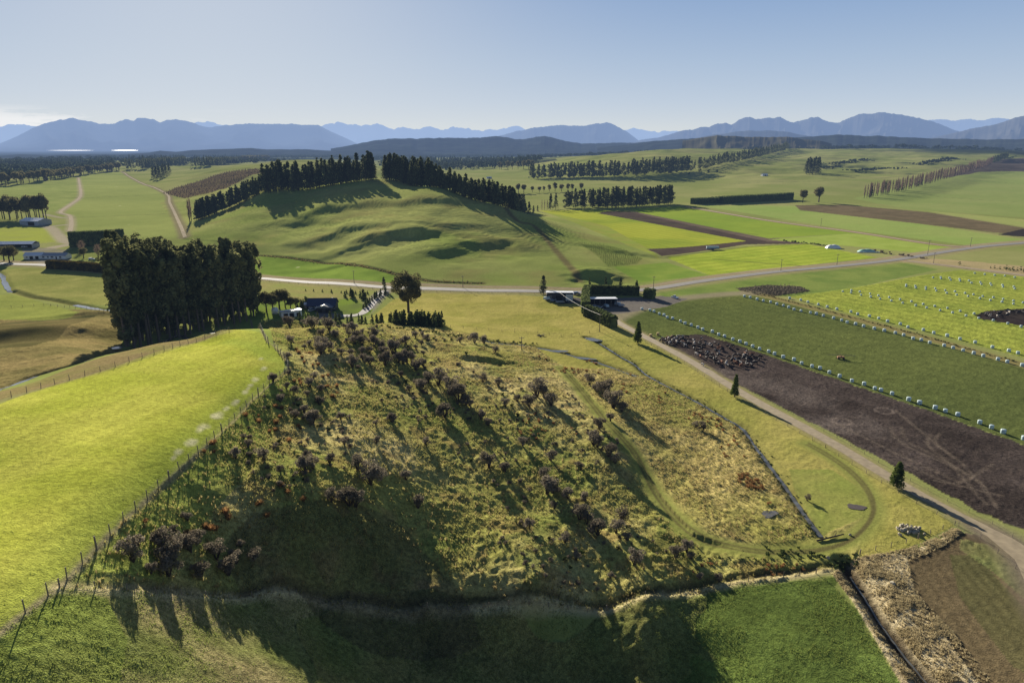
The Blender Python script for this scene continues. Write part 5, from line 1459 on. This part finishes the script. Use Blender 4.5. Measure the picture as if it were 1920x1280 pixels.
for s, lb, gr in [("560,587 622,598 697,614 770,628 840,643 925,657 1010,673 1107,693 1190,710 1290,730 1383,748 1485,770 1580,788 1688,805 1797,828 1897,850 625,580 688,590 765,605 828,620 908,633 990,648 1075,662 1163,682 1250,697 1345,712 1440,735 1545,755", "white wrapped bale in the double row across the nearer bright green crop", "bales across the nearer bright green crop"),
                  ("1035,550 1108,560 1183,570 1262,582 1340,600 1415,612 1500,624 1588,638 1667,652 1755,665 1840,680 1037,537 1105,545 1183,555 1253,565 1328,578 1402,588 1477,600 1540,610 1610,623 1690,633 1763,645 1840,657 1912,670", "white wrapped bale in the double row in the middle of the bright green crop", "bales in the middle of the bright green crop"),
                  ("1237,483 1297,490 1370,500 1440,508 1525,523 1600,532 1675,540 1762,553 1850,567 1295,480 1360,487 1435,497 1507,507 1592,518 1668,527 1758,540 1843,553", "white wrapped bale in the far double row of the bright green crop", "bales in the far double row"),
                  ("1550,450 1625,457 1700,465 1775,470 1850,480", "white wrapped bale in the short row beside the gravel side road", "bales beside the gravel side road")]:
    for t in s.split():
        a, b = [float(q) for q in t.split(',')]; place_bale(hit(OX + a / 4, OY + b / 4 + 1), lb, gr, s=.82)
place_bale(hit(1220, 631), "left brown hay bale at the top corner of the mud paddock", None, HAY, "hay_bale")
place_bale(hit(1233.5, 629), "right brown hay bale at the top corner of the mud paddock", None, HAY, "hay_bale")
# ------------------------------------------------------------------ cattle
def cow_mesh(pose, mats, patch):
    """one continuous body grown from a joint skeleton"""
    me = bpy.data.meshes.new("cow_skeleton"); g = pose
    hd = (1.02, 0, 1.42, .13) if g == 0 else (1.2, 0, .42, .12)
    mz = (1.32, 0, 1.24, .085) if g == 0 else (1.32, 0, .14, .085)
    nk = (.82, 0, 1.25, .2) if g == 0 else (.98, 0, .88, .17)
    J = [(-.15, 0, 1.0, .38), (-.62, 0, 1.05, .33), (-.85, 0, 1.08, .24), (.3, 0, 1.0, .37), (.6, 0, 1.08, .31), nk, hd, mz,
         (-.98, 0, 1.05, .05), (-1.05, 0, .6, .03)]
    E = [(0, 1), (1, 2), (0, 3), (3, 4), (4, 5), (5, 6), (6, 7), (2, 8), (8, 9)]
    for (sx, root) in ((1, 4), (-1, 1)):
        for sy in (-1, 1):
            k = len(J); st = .08 * sy * sx
            if sx > 0: J += [(.55 + st, sy * .22, .8, .14), (.55 + st, sy * .22, .42, .075), (.53 + st * 1.5, sy * .22, .06, .06)]
            else: J += [(-.68, sy * .22, .8, .18), (-.8 + st, sy * .22, .5, .085), (-.72 + st * 1.5, sy * .22, .06, .06)]
            E += [(root, k), (k, k + 1), (k + 1, k + 2)]
    k = len(J); J += [(hd[0] - .05, .15, hd[2] + .08, .03), (hd[0] - .05, -.15, hd[2] + .08, .03)]; E += [(6, k), (6, k + 1)]
    me.from_pydata([q[:3] for q in J], E, []); o = bpy.data.objects.new("cow_skeleton", me); C.objects.link(o)
    sk = o.modifiers.new("skin", 'SKIN'); sub = o.modifiers.new("sub", 'SUBSURF'); sub.levels = 1; sub.render_levels = 1
    for i, q in enumerate(J): me.skin_vertices[0].data[i].radius = (q[3], q[3])
    me.skin_vertices[0].data[0].use_root = True
    dg = bpy.context.evaluated_depsgraph_get(); dg.update()
    out = bpy.data.meshes.new_from_object(o.evaluated_get(dg)); out.name = "cow_body"
    bpy.data.objects.remove(o); bpy.data.meshes.remove(me)
    out.materials.clear()
    for m in mats: out.materials.append(m)
    for p in out.polygons:
        c = p.center; p.use_smooth = True
        p.material_index = 1 if (patch and fbm(np.array([c.x * 1.0 + patch * 9]), np.array([c.z + c.y * .6]), .7, 2, patch)[0] > .5) else 0
    return out
Mk = mat_surf("black_hide", A(34, 30, 30), .7, .2, 4); Mw = mat_surf("white_hide", A(214, 204, 190), .8, .1, 4); Mb = mat_surf("brown_hide", A(128, 80, 50), .8, .2, 4)
COWS = [cow_mesh(0, [Mk, Mw], 0), cow_mesh(1, [Mk, Mw], 0), cow_mesh(0, [Mk, Mw], 3), cow_mesh(1, [Mk, Mw], 5), cow_mesh(0, [Mb, Mw], 0), cow_mesh(0, [Mw, Mk], 7)]
def cows(poly, n, lb, gr, thr=.45, sc=12, seed=5, keep=None):
    pw = hits(P(poly)); c_ = 0; done = []
    t_ = 0
    while c_ < n and t_ < 20000:
        t_ += 1
        x = rnd.uniform(pw[:, 0].min(), pw[:, 0].max()); y = rnd.uniform(pw[:, 1].min(), pw[:, 1].max())
        if not inpoly(np.array([x]), np.array([y]), pw)[0] or vnoise(np.array([x]), np.array([y]), sc, seed)[0] < thr: continue
        if any((x - a) ** 2 + (y - b) ** 2 < 3.2 for a, b in done): continue
        done.append((x, y)); c_ += 1
        i = rnd.choices(range(6), [5, 4, 2, 1, 1.3, .7])[0]
        kind = ["black cow", "black grazing cow", "black and white cow", "black and white grazing cow", "brown cow", "white cow"][i]
        o = ob("cow", COWS[i], None, (x, y, H(x, y) - .03), label=kind + " " + lb, category="cow", group=kind.replace("cow", "cows") + " " + gr)
        o.rotation_euler = (0, 0, rnd.uniform(0, 6.28)); s = rnd.uniform(.95, 1.15); o.scale = (s, s, s)
cows("1232,640 1262,632 1290,633 1275,648 1245,646", 26, "in the tight group at the top corner of the mud", "at the top corner of the mud", 0)
cows("1275,640 1330,634 1400,658 1430,668 1440,680 1400,690 1330,680 1290,662", 52, "spread over the dark mud", "spread over the mud", .3, 9)
cows("1325,680 1400,662 1430,672 1425,686 1380,690 1345,688", 30, "in the lower herd beside the second conifer", "in the lower herd", .3, 6)
cows("1835,592 1855,586 1900,582 1925,581 1925,590 1880,594 1860,600", 26, "in the dark yard at the right edge", "in the dark yard at the right edge", .2, 8)
w = hit(1317, 686); o = ob("cow", COWS[5], None, (w[0], w[1], H(*w)), label="white cow standing apart at the lower mud edge", category="cow"); o.rotation_euler = (0, 0, 2.0)

# ------------------------------------------------------------------ fences
M_wire = mat_surf("fence_wire", A(84, 82, 78), .8, .1, 3, .1)
def post_mesh(h, r):
    m = MB(); m.tube((0, 0, -.3), (0, 0, h), r, r * .9, 7); return m.mesh("fence_post", M_wood)
def fence(line, step, h, r, wires, label, big=None, lean=.04, rw=.012):
    pts = along(line, step)
    root = empty("wire_fence", (pts[0][0], pts[0][1], H(*pts[0])), label, "fence")
    pm = post_mesh(h, r); bm_ = post_mesh(h * 1.15, r * 1.7) if big else pm
    org = Vector(root.location); tops = []
    for i, p in enumerate(pts[:100]):
        me = bm_ if (big and i % big == 0) else pm
        o = ob("post", me, root, (p[0] - org.x, p[1] - org.y, H(*p) - org.z)); o.rotation_euler = (rnd.gauss(0, lean), rnd.gauss(0, lean), rnd.uniform(0, 6))
    m = MB()
    for i in range(min(len(pts), 100) - 1):
        a, b = pts[i], pts[i + 1]; za, zb = H(*a) - org.z, H(*b) - org.z
        for wv in range(wires):
            zz = h * (.2 + .75 * wv / max(1, wires - 1))
            m.tube((a[0] - org.x, a[1] - org.y, za + zz), (b[0] - org.x, b[1] - org.y, zb + zz), rw, rw, 3, cap=False)
    ob("wire", m.mesh("wire", M_wire), root)
    return root
fence(L_rfence, 4.6, 1.9, .09, 6, "tall post and wire fence along the ridge between bright paddock and scrub hill", 6)
fence(L_bfence, 4.0, 1.15, .07, 5, "post and wire fence along the dark foot of the scrub hill", 12)
fence(L_ufence, 5.0, 1.7, .085, 5, "post and wire fence along the far edge of the bright paddock")
fence(hits(P("0,578 40,576 80,573 120,576 165,580 195,586")), 5.5, 1.5, .09, 4, "post and wire fence beside the shining creek at left")
fence(L_farm[8:] + np.array([-4.5, -1.5]), 6.0, 1.2, .07, 3, "low wire fence along the near side of the farm track")
fence(L_farm[8:-10] + np.array([3.6, 2.0]), 6.0, 1.0, .05, 2, "low wire fence between the farm track and the mud")
fence(hits(P("1612,1040 1660,1028 1700,1018 1745,1000 1790,984")), 4.5, 1.2, .09, 4, "short post and wire fence in front of the stone pile", 4)
fence(hits(P("965,621 1000,625 1030,628 1065,632 1085,627 1124,622")), 6, 1.3, .08, 4, "short wire fence behind the scrub hill creek")
fence(hits(P("820,612 900,618 965,624")), 6, 1.3, .08, 4, "wire fence right of the conifers under the big tree")
fence(L_road[22:70] + np.array([0, -9.0]), 9, 1.3, .09, 3, "roadside wire fence on the near side of the sealed road")

# ------------------------------------------------------------------ poles and overhead wire
def pole(px, py, h, label, arm=True):
    w = hit(px, py); z = H(*w)
    e = empty("power_pole", (w[0], w[1], z), label, "pole")
    m = MB(); m.tube((0, 0, -.5), (0, 0, h), .2, .13, 8); ob("post", m.mesh("pole_post", M_wood), e)
    if arm:
        m = MB(); m.box(-1.1, 1.1, -.07, .07, h - .7, h - .52); ob("crossarm", m.mesh("crossarm", M_wood), e)
        m = MB()
        for x in (-1.0, -.4, .4, 1.0): m.tube((x, 0, h - .5), (x, 0, h - .28), .05, .04, 6)
        ob("insulator", m.mesh("insulator", mat_surf("porcelain", A(190, 190, 180), .3, .05, 3)), e)
    return e
for (x, y, h, lb) in [(1124, 622, 9.5, "wooden power pole beside the track hedge carrying a wire to the shed"), (978, 658, 6, "short wooden pole on the far toe of the scrub hill"),
                      (1020, 546, 9, "power pole by the road left of the white roofed shed"), (664, 531, 9, "power pole by the road above the dark roofed house"), (868, 539, 8, "power pole by the road right of the big round tree"),
                      (1225, 543, 9, "power pole by the road above the separate hedge block"), (1464, 508, 9, "power pole beside the yellow crop left of the road bend"), (1569, 497, 9, "power pole at the corner of the yellow crop"),
                      (1739, 478, 13, "tall power pole near the silage yard"), (1750, 494, 9, "power pole between the two roads"), (1819, 463, 9, "power pole at the right road junction"), (1539, 424, 9, "power pole beside the straight gravel lane"), (116, 503, 8, "power pole above the golden hedge at left")]:
    pole(x, y, h, lb)
M_cable = mat_surf("cable", A(200, 196, 186), .5, .05, 3)
w = hit(1124, 622); w2 = hit(1046, 566)
m = MB(); a = Vector((w[0], w[1], H(*w) + 9.0)); b = Vector((w2[0], w2[1], H(*w2) + 6.5)); pr = a
for i in range(1, 17):
    t = i / 16; q = a.lerp(b, t) - Vector((0, 0, 5.0 * t * (1 - t))); m.tube(pr, q, .07, .07, 5, cap=False); pr = q
ob("overhead_cable", m.mesh("overhead_cable", M_cable), label="pale cable sagging from the power pole to the white roofed shed", category="cable")

# ------------------------------------------------------------------ buildings
M_wh = mat_surf("white_cladding", A(222, 222, 216), .6, .08, 1.0)
M_gy = mat_surf("grey_iron", A(150, 156, 162), .5, .12, .6, .4, 0, 0, ('X', .2))
M_rw = mat_surf("pale_iron_roof", A(226, 228, 232), .35, .06, .3, .6, 0, 0, ('X', .18))
M_dk = mat_surf("dark_interior", A(40, 38, 38), .9, .2, 1)
M_nv = mat_surf("navy_iron_roof", A(58, 62, 86), .4, .1, .5, .5, 0, 0, ('X', .2))
M_dw = mat_surf("dark_weatherboard", A(62, 62, 66), .7, .15, 1)
M_gl = mat_surf("window_glass", A(70, 82, 96), .1, .1, 1, .9)
M_tan = mat_surf("tan_cladding", A(150, 140, 120), .8, .1, 1)
M_tr = mat_surf("white_trim", A(226, 224, 218), .5, .05, 1)
def building(name, px, py, W_, D_, Hh, yaw, label, wall=M_gy, roof=M_rw, pitch=.25, mono=False, bays=0, windows=(), doors=(), cat="shed", over=.4, extra=None, back=False):
    w = hit(px, py); z = H(*w)
    e = empty(name, (w[0], w[1], z - .1), label, cat, None, yaw)
    hw, hd = W_ / 2, D_ / 2; rise = D_ * pitch / (1 if mono else 2)
    m = MB()
    if bays:   # open front towards -y: back, sides and posts
        m.box(-hw, hw, hd - .15, hd, 0, Hh); m.box(-hw, -hw + .15, -hd, hd - .15, 0, Hh); m.box(hw - .15, hw, -hd, hd - .15, 0, Hh)
        ob("wall", m.mesh("wall", wall), e)
        m = MB(); m.box(-hw + .16, hw - .16, hd - .2, hd - .155, 0, Hh - .1); ob("lining", m.mesh("lining", M_dk), e)
        for i in range(bays + 1):
            x = -hw + .2 + (W_ - .4) * i / bays
            m = MB(); m.box(x - .12, x + .12, -hd + .02, -hd + .24, 0, Hh - .02); ob("post", m.mesh("shed_post", M_wood), e)
    else:
        m.box(-hw, hw, -hd, hd, 0, Hh)
        if not mono:
            for x in (-hw, hw): m.face([(x, -hd, Hh), (x, hd, Hh), (x, 0, Hh + rise - .05)])
        ob("wall", m.mesh("wall", wall), e)
    m = MB(); o_ = over
    if mono:
        z0, z1 = Hh + .02, Hh + rise
        pts = [(-hw - o_, -hd - o_, z1 if not back else z0), (hw + o_, -hd - o_, z1 if not back else z0), (hw + o_, hd + o_, z0 if not back else z1), (-hw - o_, hd + o_, z0 if not back else z1)]
        m.face([(a, b, c + .15) for a, b, c in pts]); m.face(pts[::-1])
        for i in range(4):
            a, b = pts[i], pts[(i + 1) % 4]; m.face([a, b, (b[0], b[1], b[2] + .15), (a[0], a[1], a[2] + .15)])
        if not bays:
            m2 = MB(); m2.box(-hw + .01, hw - .01, -hd + .01, hd - .01, Hh - .02, Hh + .01 + (rise * .0)); 
    else:
        r_ = rise * (hd + o_) / hd; zr = Hh + rise
        for s in (-1, 1):
            a = [(-hw - o_, s * (hd + o_), zr - r_), (hw + o_, s * (hd + o_), zr - r_), (hw + o_, 0, zr), (-hw - o_, 0, zr)]
            up = [(p[0], p[1], p[2] + .12) for p in a]
            m.face(up if s < 0 else up[::-1]); m.face(a[::-1] if s < 0 else a)
            m.face([a[0], a[1], up[1], up[0]]); m.face([a[0], a[3], up[3], up[0]]); m.face([a[1], a[2], up[2], up[1]])
    ob("roof", m.mesh("roof", roof), e)
    for (x, z0, ww, hh) in windows:
        m = MB(); m.box(x - ww / 2, x + ww / 2, -hd - .05, -hd + .02, z0, z0 + hh); f = ob("window", m.mesh("window_frame", M_tr), e)
        m = MB(); m.box(x - ww / 2 + .08, x + ww / 2 - .08, -hd - .07, -hd - .045, z0 + .08, z0 + hh - .08); ob("pane", m.mesh("pane", M_gl), f)
    for (x, ww, hh, mt) in doors:
        m = MB(); m.box(x - ww / 2, x + ww / 2, -hd - .06, -hd + .02, 0.05, hh); ob("door", m.mesh("door", mt), e)
    if extra: extra(e)
    return e
# dark roofed house with its porch wing, garage, tank and sheds
def house_extra(e):
    m = MB(); m.box(-1.5, 6.5, -9.5, -4.02, 0, 2.7); ob("porch_wall", m.mesh("porch_wall", M_dw), e)
    m = MB()
    a = [(-2.2, -10, 2.75), (7.2, -10, 2.75), (7.2, -4, 3.6), (-2.2, -4, 3.6)]
    m.face([(-2.2, -10.0, 2.8), (2.5, -10.0, 4.4), (2.5, -3.0, 4.4), (-2.2, -3.0, 2.8)]); m.face([(2.5, -10.0, 4.4), (7.2, -10.0, 2.8), (7.2, -3.0, 2.8), (2.5, -3.0, 4.4)])
    m.face([(-1.5, -9.5, 2.7), (6.5, -9.5, 2.7), (2.5, -9.5, 4.3)])
    ob("porch_roof", m.mesh("porch_roof", mat_surf("slate_grey_roof", A(112, 116, 124), .5, .1, .5)), e)
    m = MB(); m.tube((-2.25, -10.05, 2.86), (2.5, -10.05, 4.46), .14, .14, 5); m.tube((-2.25, -10.05, 2.86), (-2.25, -3.0, 2.86), .1, .1, 5); ob("barge_board", m.mesh("barge_board", M_tr), e)
    for x in (0.2, 4.6):
        m = MB(); m.box(x - 1.2, x + 1.2, -9.56, -9.48, .1, 2.3); ob("door", m.mesh("garage_door", M_dk), e)
    m = MB(); m.box(5.2, 5.9, .2, .9, 4.5, 6.6); ob("chimney", m.mesh("chimney", M_dw), e)
building("house", 606, 579, 15.5, 9, 3.2, .05, "dark house with navy iron roof and a grey gabled porch", M_dw, M_nv, .72, False, 0, [(-6, 1, 1.8, 1.3), (-3.4, 1, 1.4, 1.3), (7.0, 1, .9, 1.2)], [], "house", .6, house_extra)
building("garage", 545, 592, 11, 5.5, 3.0, .55, "low garage with white front and flat pale roof left of the house", M_wh, M_rw, .10, True, 0, [], [(-3.2, 2.4, 2.3, M_dk), (0, 2.4, 2.3, M_dk), (3.4, 1.6, 2.1, M_dk)], "garage", .2)
w = hit(516, 587); m = MB(); m.lathe([(.001, 0), (1.9, 0), (1.9, 2.6), (1.2, 3.2), (.001, 3.4)], 20)
ob("water_tank", m.mesh("water_tank", M_wh, True), None, (w[0], w[1], H(*w) - .1), label="round white water tank left of the garage", category="tank")
building("shed", 578, 577, 4, 3.5, 2.4, .2, "tiny pale garden shed beside the left wall of the house", M_tan, M_rw, .5, False, 0, [], [(0, 1.2, 1.9, M_dk)], "shed", .2)
# sheds by the road
building("shed", 1049, 561, 16.5, 8, 4.2, -.03, "white roofed farm shed beside the road with a white end bay", M_dw, M_rw, .10, True, 0, [(-6.2, .8, 2.5, 2)], [(5.9, 4.4, 4.0, M_wh), (-.6, 3.6, 3.2, M_dk)], "shed", .2)
building("shed", 1128, 572, 17, 8, 4.0, .02, "open fronted farm shed with pale roof behind the high hedge", M_gy, M_rw, .10, True, 5, [], [], "shed", .3)
# left farm
building("shed", 36, 464, 30, 12, 4.0, .08, "long open shed with a white roof at the far left", M_gy, M_rw, .3, False, 4, [], [], "shed", .5)
building("shed", 68, 421, 26, 18, 5, -.25, "wide pale roofed barn behind the left sheds", M_gy, M_rw, .3, False, 0, [], [(3, 9, 4, M_dk)], "barn", .5)
building("house", 102, 484, 25, 8, 2.9, -.03, "long low farmhouse with pale walls behind the golden hedge", M_wh, mat_surf("weathered_roof", A(150, 154, 162), .5, .1, .5), .45, False, 0, [(-10, .9, 2, 1.4), (-6.5, .9, 2, 1.4), (-2.5, .9, 1.4, 1.4), (1, .9, 2.4, 1.5), (8, .9, 2, 1.4)], [(4.5, 1.1, 2.1, M_dk)], "house", .5)
building("garage", 67, 484, 14, 9, 3, .12, "pale double garage left of the long low farmhouse", M_wh, M_rw, .45, False, 0, [(-4.5, 1, 1.6, 1.2)], [(-1, 2.6, 2.3, M_dk), (3.4, 2.6, 2.3, M_dk)], "garage", .4)
building("hut", 917, 335, 14, 8, 4, .3, "tiny pale shed in the fields behind the hill belt", M_gy, M_rw, .3, False, 0, [], [(0, 3, 3, M_dk)], "shed", .3)
building("hut", 1433, 330, 16, 8, 4, .3, "tiny pale hut at the foot of the right rolling hills", M_wh, M_rw, .4, False, 0, [], [(0, 3, 3, M_dk)], "hut", .3)

# silage heaps
def heap(px, py, W_, D_, h, mat, label, tyres=True):
    w = hit(px, py); m = MB(); nx, ny = 20, 10; k = len(m.v)
    for j in range(ny + 1):
        for i in range(nx + 1):
            u = i / nx * 2 - 1; v = j / ny * 2 - 1
            z = h * (max(0, 1 - abs(u) ** 3.2) ** .7) * (max(0, 1 - abs(v) ** 2.2) ** .7) * (1 + .08 * math.sin(u * 9 + v * 4)) - .1
            m.v.append((u * W_ / 2, v * D_ / 2, z))
    for j in range(ny):
        for i in range(nx):
            a = k + j * (nx + 1) + i; m.f.append((a, a + 1, a + nx + 2, a + nx + 1)); m.mi.append(0)
    e = empty("silage_heap", (w[0], w[1], H(*w)), label, "silage heap", None, -.1)
    ob("cover", m.mesh("cover", mat, True), e)
    if tyres:
        m = MB()
        for i in range(26):
            x = -W_ * .62 + W_ * 1.2 * i / 25; m.lathe([(.3, 0), (.75, 0), (.8, .35), (.75, .7), (.3, .7)], 9, c=(x, -D_ / 2 - 1.6 - .0 * i, 0))
        ob("bale_wall", m.mesh("bale_wall", M_wrap), e)
heap(1562, 465, 13, 8, 3.2, mat_surf("white_cover", A(228, 228, 226), .4, .05, .3, .5), "domed silage heap under a white cover", False)
heap(1625, 472, 15, 7, 2.4, mat_surf("green_cover", A(150, 190, 170), .4, .06, .3, .5), "pale green covered silage heap edged with white blocks")

# ------------------------------------------------------------------ vehicles and implements
def car(px, py, yaw, col, label, L_=4.8, W_=1.85, kind="suv", cat="car"):
    w = hit(px, py); e = empty("utility_vehicle" if kind == "ute" else "parked_car", (w[0], w[1], H(*w) + .02), label, cat, None, yaw)
    import bmesh
    prof = [(-L_ / 2, .35), (-L_ / 2, .95), (-L_ / 2 + .15, 1.05), (L_ * .22, 1.05), (L_ / 2 - .1, .9), (L_ / 2, .7), (L_ / 2, .35)]
    m = MB(); hw = W_ / 2
    m.face([(x, -hw, z) for x, z in prof]); m.face([(x, hw, z) for x, z in reversed(prof)])
    for i in range(len(prof)):
        a, b = prof[i], prof[(i + 1) % len(prof)]; m.face([(a[0], -hw, a[1]), (a[0], hw, a[1]), (b[0], hw, b[1]), (b[0], -hw, b[1])])
    mt = mat_surf("car_paint", col, .3, .03, 1, .6)
    ob("body", m.mesh("body", mt), e)
    x0 = -L_ * .05 if kind == "ute" else -L_ * .44
    cab = [(x0, 1.05), (x0 + .2, 1.72), (L_ * .12, 1.72), (L_ * .27, 1.05)]
    m = MB(); c = hw * .86
    m.face([(x, -c, z) for x, z in cab]); m.face([(x, c, z) for x, z in reversed(cab)])
    for i in range(3):
        a, b = cab[i], cab[i + 1]; m.face([(a[0], -c, a[1]), (a[0], c, a[1]), (b[0], c, b[1]), (b[0], -c, b[1])])
    ob("window", m.mesh("car_glass", M_gl), e)
    m = MB(); m.box(x0 + .15, L_ * .13, -c - .01, c + .01, 1.68, 1.76); ob("roof", m.mesh("car_roof", mt), e)
    for sx in (-1, 1):
        for sy in (-1, 1):
            m = MB(); m.tube((sx * L_ * .31, sy * (hw - .2), .34), (sx * L_ * .31, sy * (hw + .02), .34), .34, .34, 12)
            wh = ob("wheel", m.mesh("tyre", M_dk), e)
            m = MB(); m.tube((sx * L_ * .31, sy * (hw + .02), .34), (sx * L_ * .31, sy * (hw + .04), .34), .19, .19, 10); ob("rim", m.mesh("rim", M_gy), wh)
    for sy in (-1, 1):
        m = MB(); m.box(L_ / 2 - .02, L_ / 2 + .02, sy * hw * .7 - .2, sy * hw * .7 + .2, .68, .84); ob("headlight", m.mesh("headlight", M_wh), e)
car(1265, 559, 2.0, A(214, 222, 230), "pale four wheel drive parked on the gravel right of the hedges", 5.0, 2.0, "ute")
car(1081, 552, 0.4, A(90, 110, 150), "blue vehicle parked behind the white roofed shed", 5.0, 1.9, "suv")
car(46, 464, 0.3, A(220, 220, 220), "white vehicle in front of the long open shed", 4.8, 1.9, "suv")
car(172, 487, 0.2, A(226, 228, 230), "white car parked behind the golden hedge", 4.6, 1.8, "suv")
car(585, 583, 1.0, A(190, 190, 192), "silver car beside the porch of the dark roofed house", 4.6, 1.8, "suv")
def trailer(px, py, yaw, label, deck=M_gy, L_=4.5, load=None, name="farm_trailer"):
    w = hit(px, py); e = empty(name, (w[0], w[1], H(*w) + .02), label, "trailer", None, yaw)
    m = MB(); m.box(-L_ / 2, L_ / 2, -1.1, 1.1, .7, .86)
    for s in (-1, 1): m.box(-L_ / 2, L_ / 2, s * 1.1 - .04, s * 1.1 + .04, .86, 1.5)
    ob("deck", m.mesh("deck", deck), e)
    m = MB(); m.tube((L_ / 2, 0, .75), (L_ / 2 + 1.5, 0, .5), .07); ob("drawbar", m.mesh("drawbar", M_dk), e)
    for sx in (-.5, .5):
        for sy in (-1, 1):
            m = MB(); m.tube((sx, sy * .95, .36), (sx, sy * 1.22, .36), .36, .36, 12); ob("wheel", m.mesh("wheel", M_dk), e)
    if load:
        m = MB(); m.box(-L_ / 2 + .2, L_ / 2 - .2, -.95, .95, .87, .87 + load); ob("load", m.mesh("load", M_wrap, bevel=.15), e)
trailer(1026, 563, .4, "small trailer with a pale load left of the white roofed shed", M_wh, 4.5, 1.4)
trailer(1037, 566, 1.0, "low farm trailer in front of the white roofed shed", M_gy, 4)
trailer(1050, 569, .2, "empty trailer parked nearest the camera by the white roofed shed", M_gy, 5)
trailer(1060, 568, 1.3, "small tipping trailer right of the empty trailer", M_dk, 3.5)
for i, (x, y) in enumerate([(1115, 577), (1125, 578), (1137, 577), (1158, 573), (1165, 575)]):
    trailer(x, y, .5 + i * .7, ["farm trailer inside the left bay of the open shed", "farm trailer before the second bay of the open shed", "loaded trailer before the right bays of the open shed", "loaded trailer just right of the open shed", "empty trailer between the open shed and the hedge"][i], M_gy, 3.6, 1.2 if i in (2, 3) else None)
trailer(1336, 468, .05, "long blue feed wagon on the mud strip between the yellow crops", mat_surf("blue_paint", A(70, 92, 112), .5, .1, 1), 12, 2.2, "feed_wagon")
# travelling irrigator lying in the dark green crop
w = hit(1576, 673); e = empty("irrigator", (w[0], w[1], H(*w)), "rusty irrigator with a long boom in the dark green crop", "irrigator", None, -.15)
m = MB(); m.box(-1.4, 1.4, -.6, .6, .5, 1.2); m.tube((0, 0, 1.1), (0, 0, 2.0), .3, .15, 8); ob("chassis", m.mesh("chassis", mat_surf("rusty_iron", A(150, 112, 80), .8, .3, 2)), e)
m = MB(); m.tube((-6, 0, 1.7), (6, 0, 1.7), .09, .09, 6); m.tube((-6, 0, 1.7), (0, 0, 2.3), .04, .04, 4); m.tube((6, 0, 1.7), (0, 0, 2.3), .04, .04, 4); ob("boom", m.mesh("boom", M_wood), e)
for sx in (-1, 1):
    for sy in (-1, 1):
        m = MB(); m.tube((sx * 1.1, sy * .65, .45), (sx * 1.1, sy * .85, .45), .45, .45, 12); ob("wheel", m.mesh("wheel", M_dk), e)

# ------------------------------------------------------------------ stone pile and loose boulders
M_rock = mat_surf("pale_limestone", A(164, 156, 136), .95, .3, 1.2, .3, 0, .5)
def rock_mesh(seed):
    import bmesh
    bm = bmesh.new(); bmesh.ops.create_icosphere(bm, subdivisions=3, radius=1)
    rs = np.random.RandomState(seed); sc_ = rs.uniform(.65, 1.1, 3); pl = rs.normal(size=(9, 3)); pl /= np.linalg.norm(pl, axis=1, keepdims=True)
    for v in bm.verts:
        p = np.array(v.co)
        for n_ in pl:
            d = p @ n_ - .68
            if d > 0: p = p - n_ * d * .9
        p = p * sc_ * (1 + .12 * (fbm(np.array([p[0] * 2 + seed]), np.array([p[1] * 2 + p[2] * 3]), .8, 3, seed)[0] - .5))
        v.co = p
    me = bpy.data.meshes.new("boulder"); bm.to_mesh(me); bm.free(); me.materials.append(M_rock); return me
ROCK = [rock_mesh(i) for i in range(6)]
w0 = hit(1703, 993)
for i in range(46):
    a = rnd.uniform(0, 6.28); d = rnd.uniform(0, 1) ** .5; x = w0[0] + math.cos(a) * d * 2.8; y = w0[1] + math.sin(a) * d * 1.9
    s = rnd.uniform(.3, .62); z = H(x, y) + s * .3 + max(0, 1 - d) * 1.5 * rnd.random()
    o = ob("boulder", rnd.choice(ROCK), None, (x, y, z), label="pale boulder in the stone pile beside the farm track", category="boulder", group="boulders in the stone pile")
    o.scale = (s, s, s); o.rotation_euler = (rnd.uniform(0, 6), rnd.uniform(0, 6), rnd.uniform(0, 6))
for i, (x, y, s, lb) in enumerate([(1687, 1003, .6, "pale boulder fallen on the near side of the stone pile"), (1674, 1096, .75, "lone boulder on the straw grass bank"), (1594, 1003, .45, "boulder on the grass track loop near the creek end"), (1733, 1002, .4, "small white stone by the fence in front of the stone pile"), (1552, 1047, .5, "boulder beside the head of the drain")]):
    w = hit(x, y); o = ob("boulder", ROCK[i % 6], None, (w[0], w[1], H(*w) + s * .25), label=lb, category="boulder"); o.scale = (s, s, s)
# dead branches at the creek in the valley, cut bank
w = hit(1014, 630)
m = MB()
for i in range(14):
    a = rnd.uniform(0, 6.28); l = rnd.uniform(1.5, 3.5); m.tube((rnd.uniform(-2, 2), rnd.uniform(-1, 1), .1), (math.cos(a) * l, math.sin(a) * l, rnd.uniform(.2, 1.3)), .14, .05, 5)
ob("log_pile", m.mesh("log_pile", M_wood), None, (w[0], w[1], H(*w)), label="heap of pale dead branches in the field behind the scrub hill", category="log pile")
w = hit(1585, 1004); m = MB(); m.tube((-4, -1.6, .2), (3.5, 1.0, .35), .22, .16, 8); m.tube((1.0, .2, .3), (2.2, 1.6, .6), .09, .04, 5)
ob("fallen_log", m.mesh("fallen_log", M_bark), None, (w[0] - 4, w[1] - 1, H(w[0] - 4, w[1] - 1)), label="dark fallen log inside the bend of the grass track", category="log")
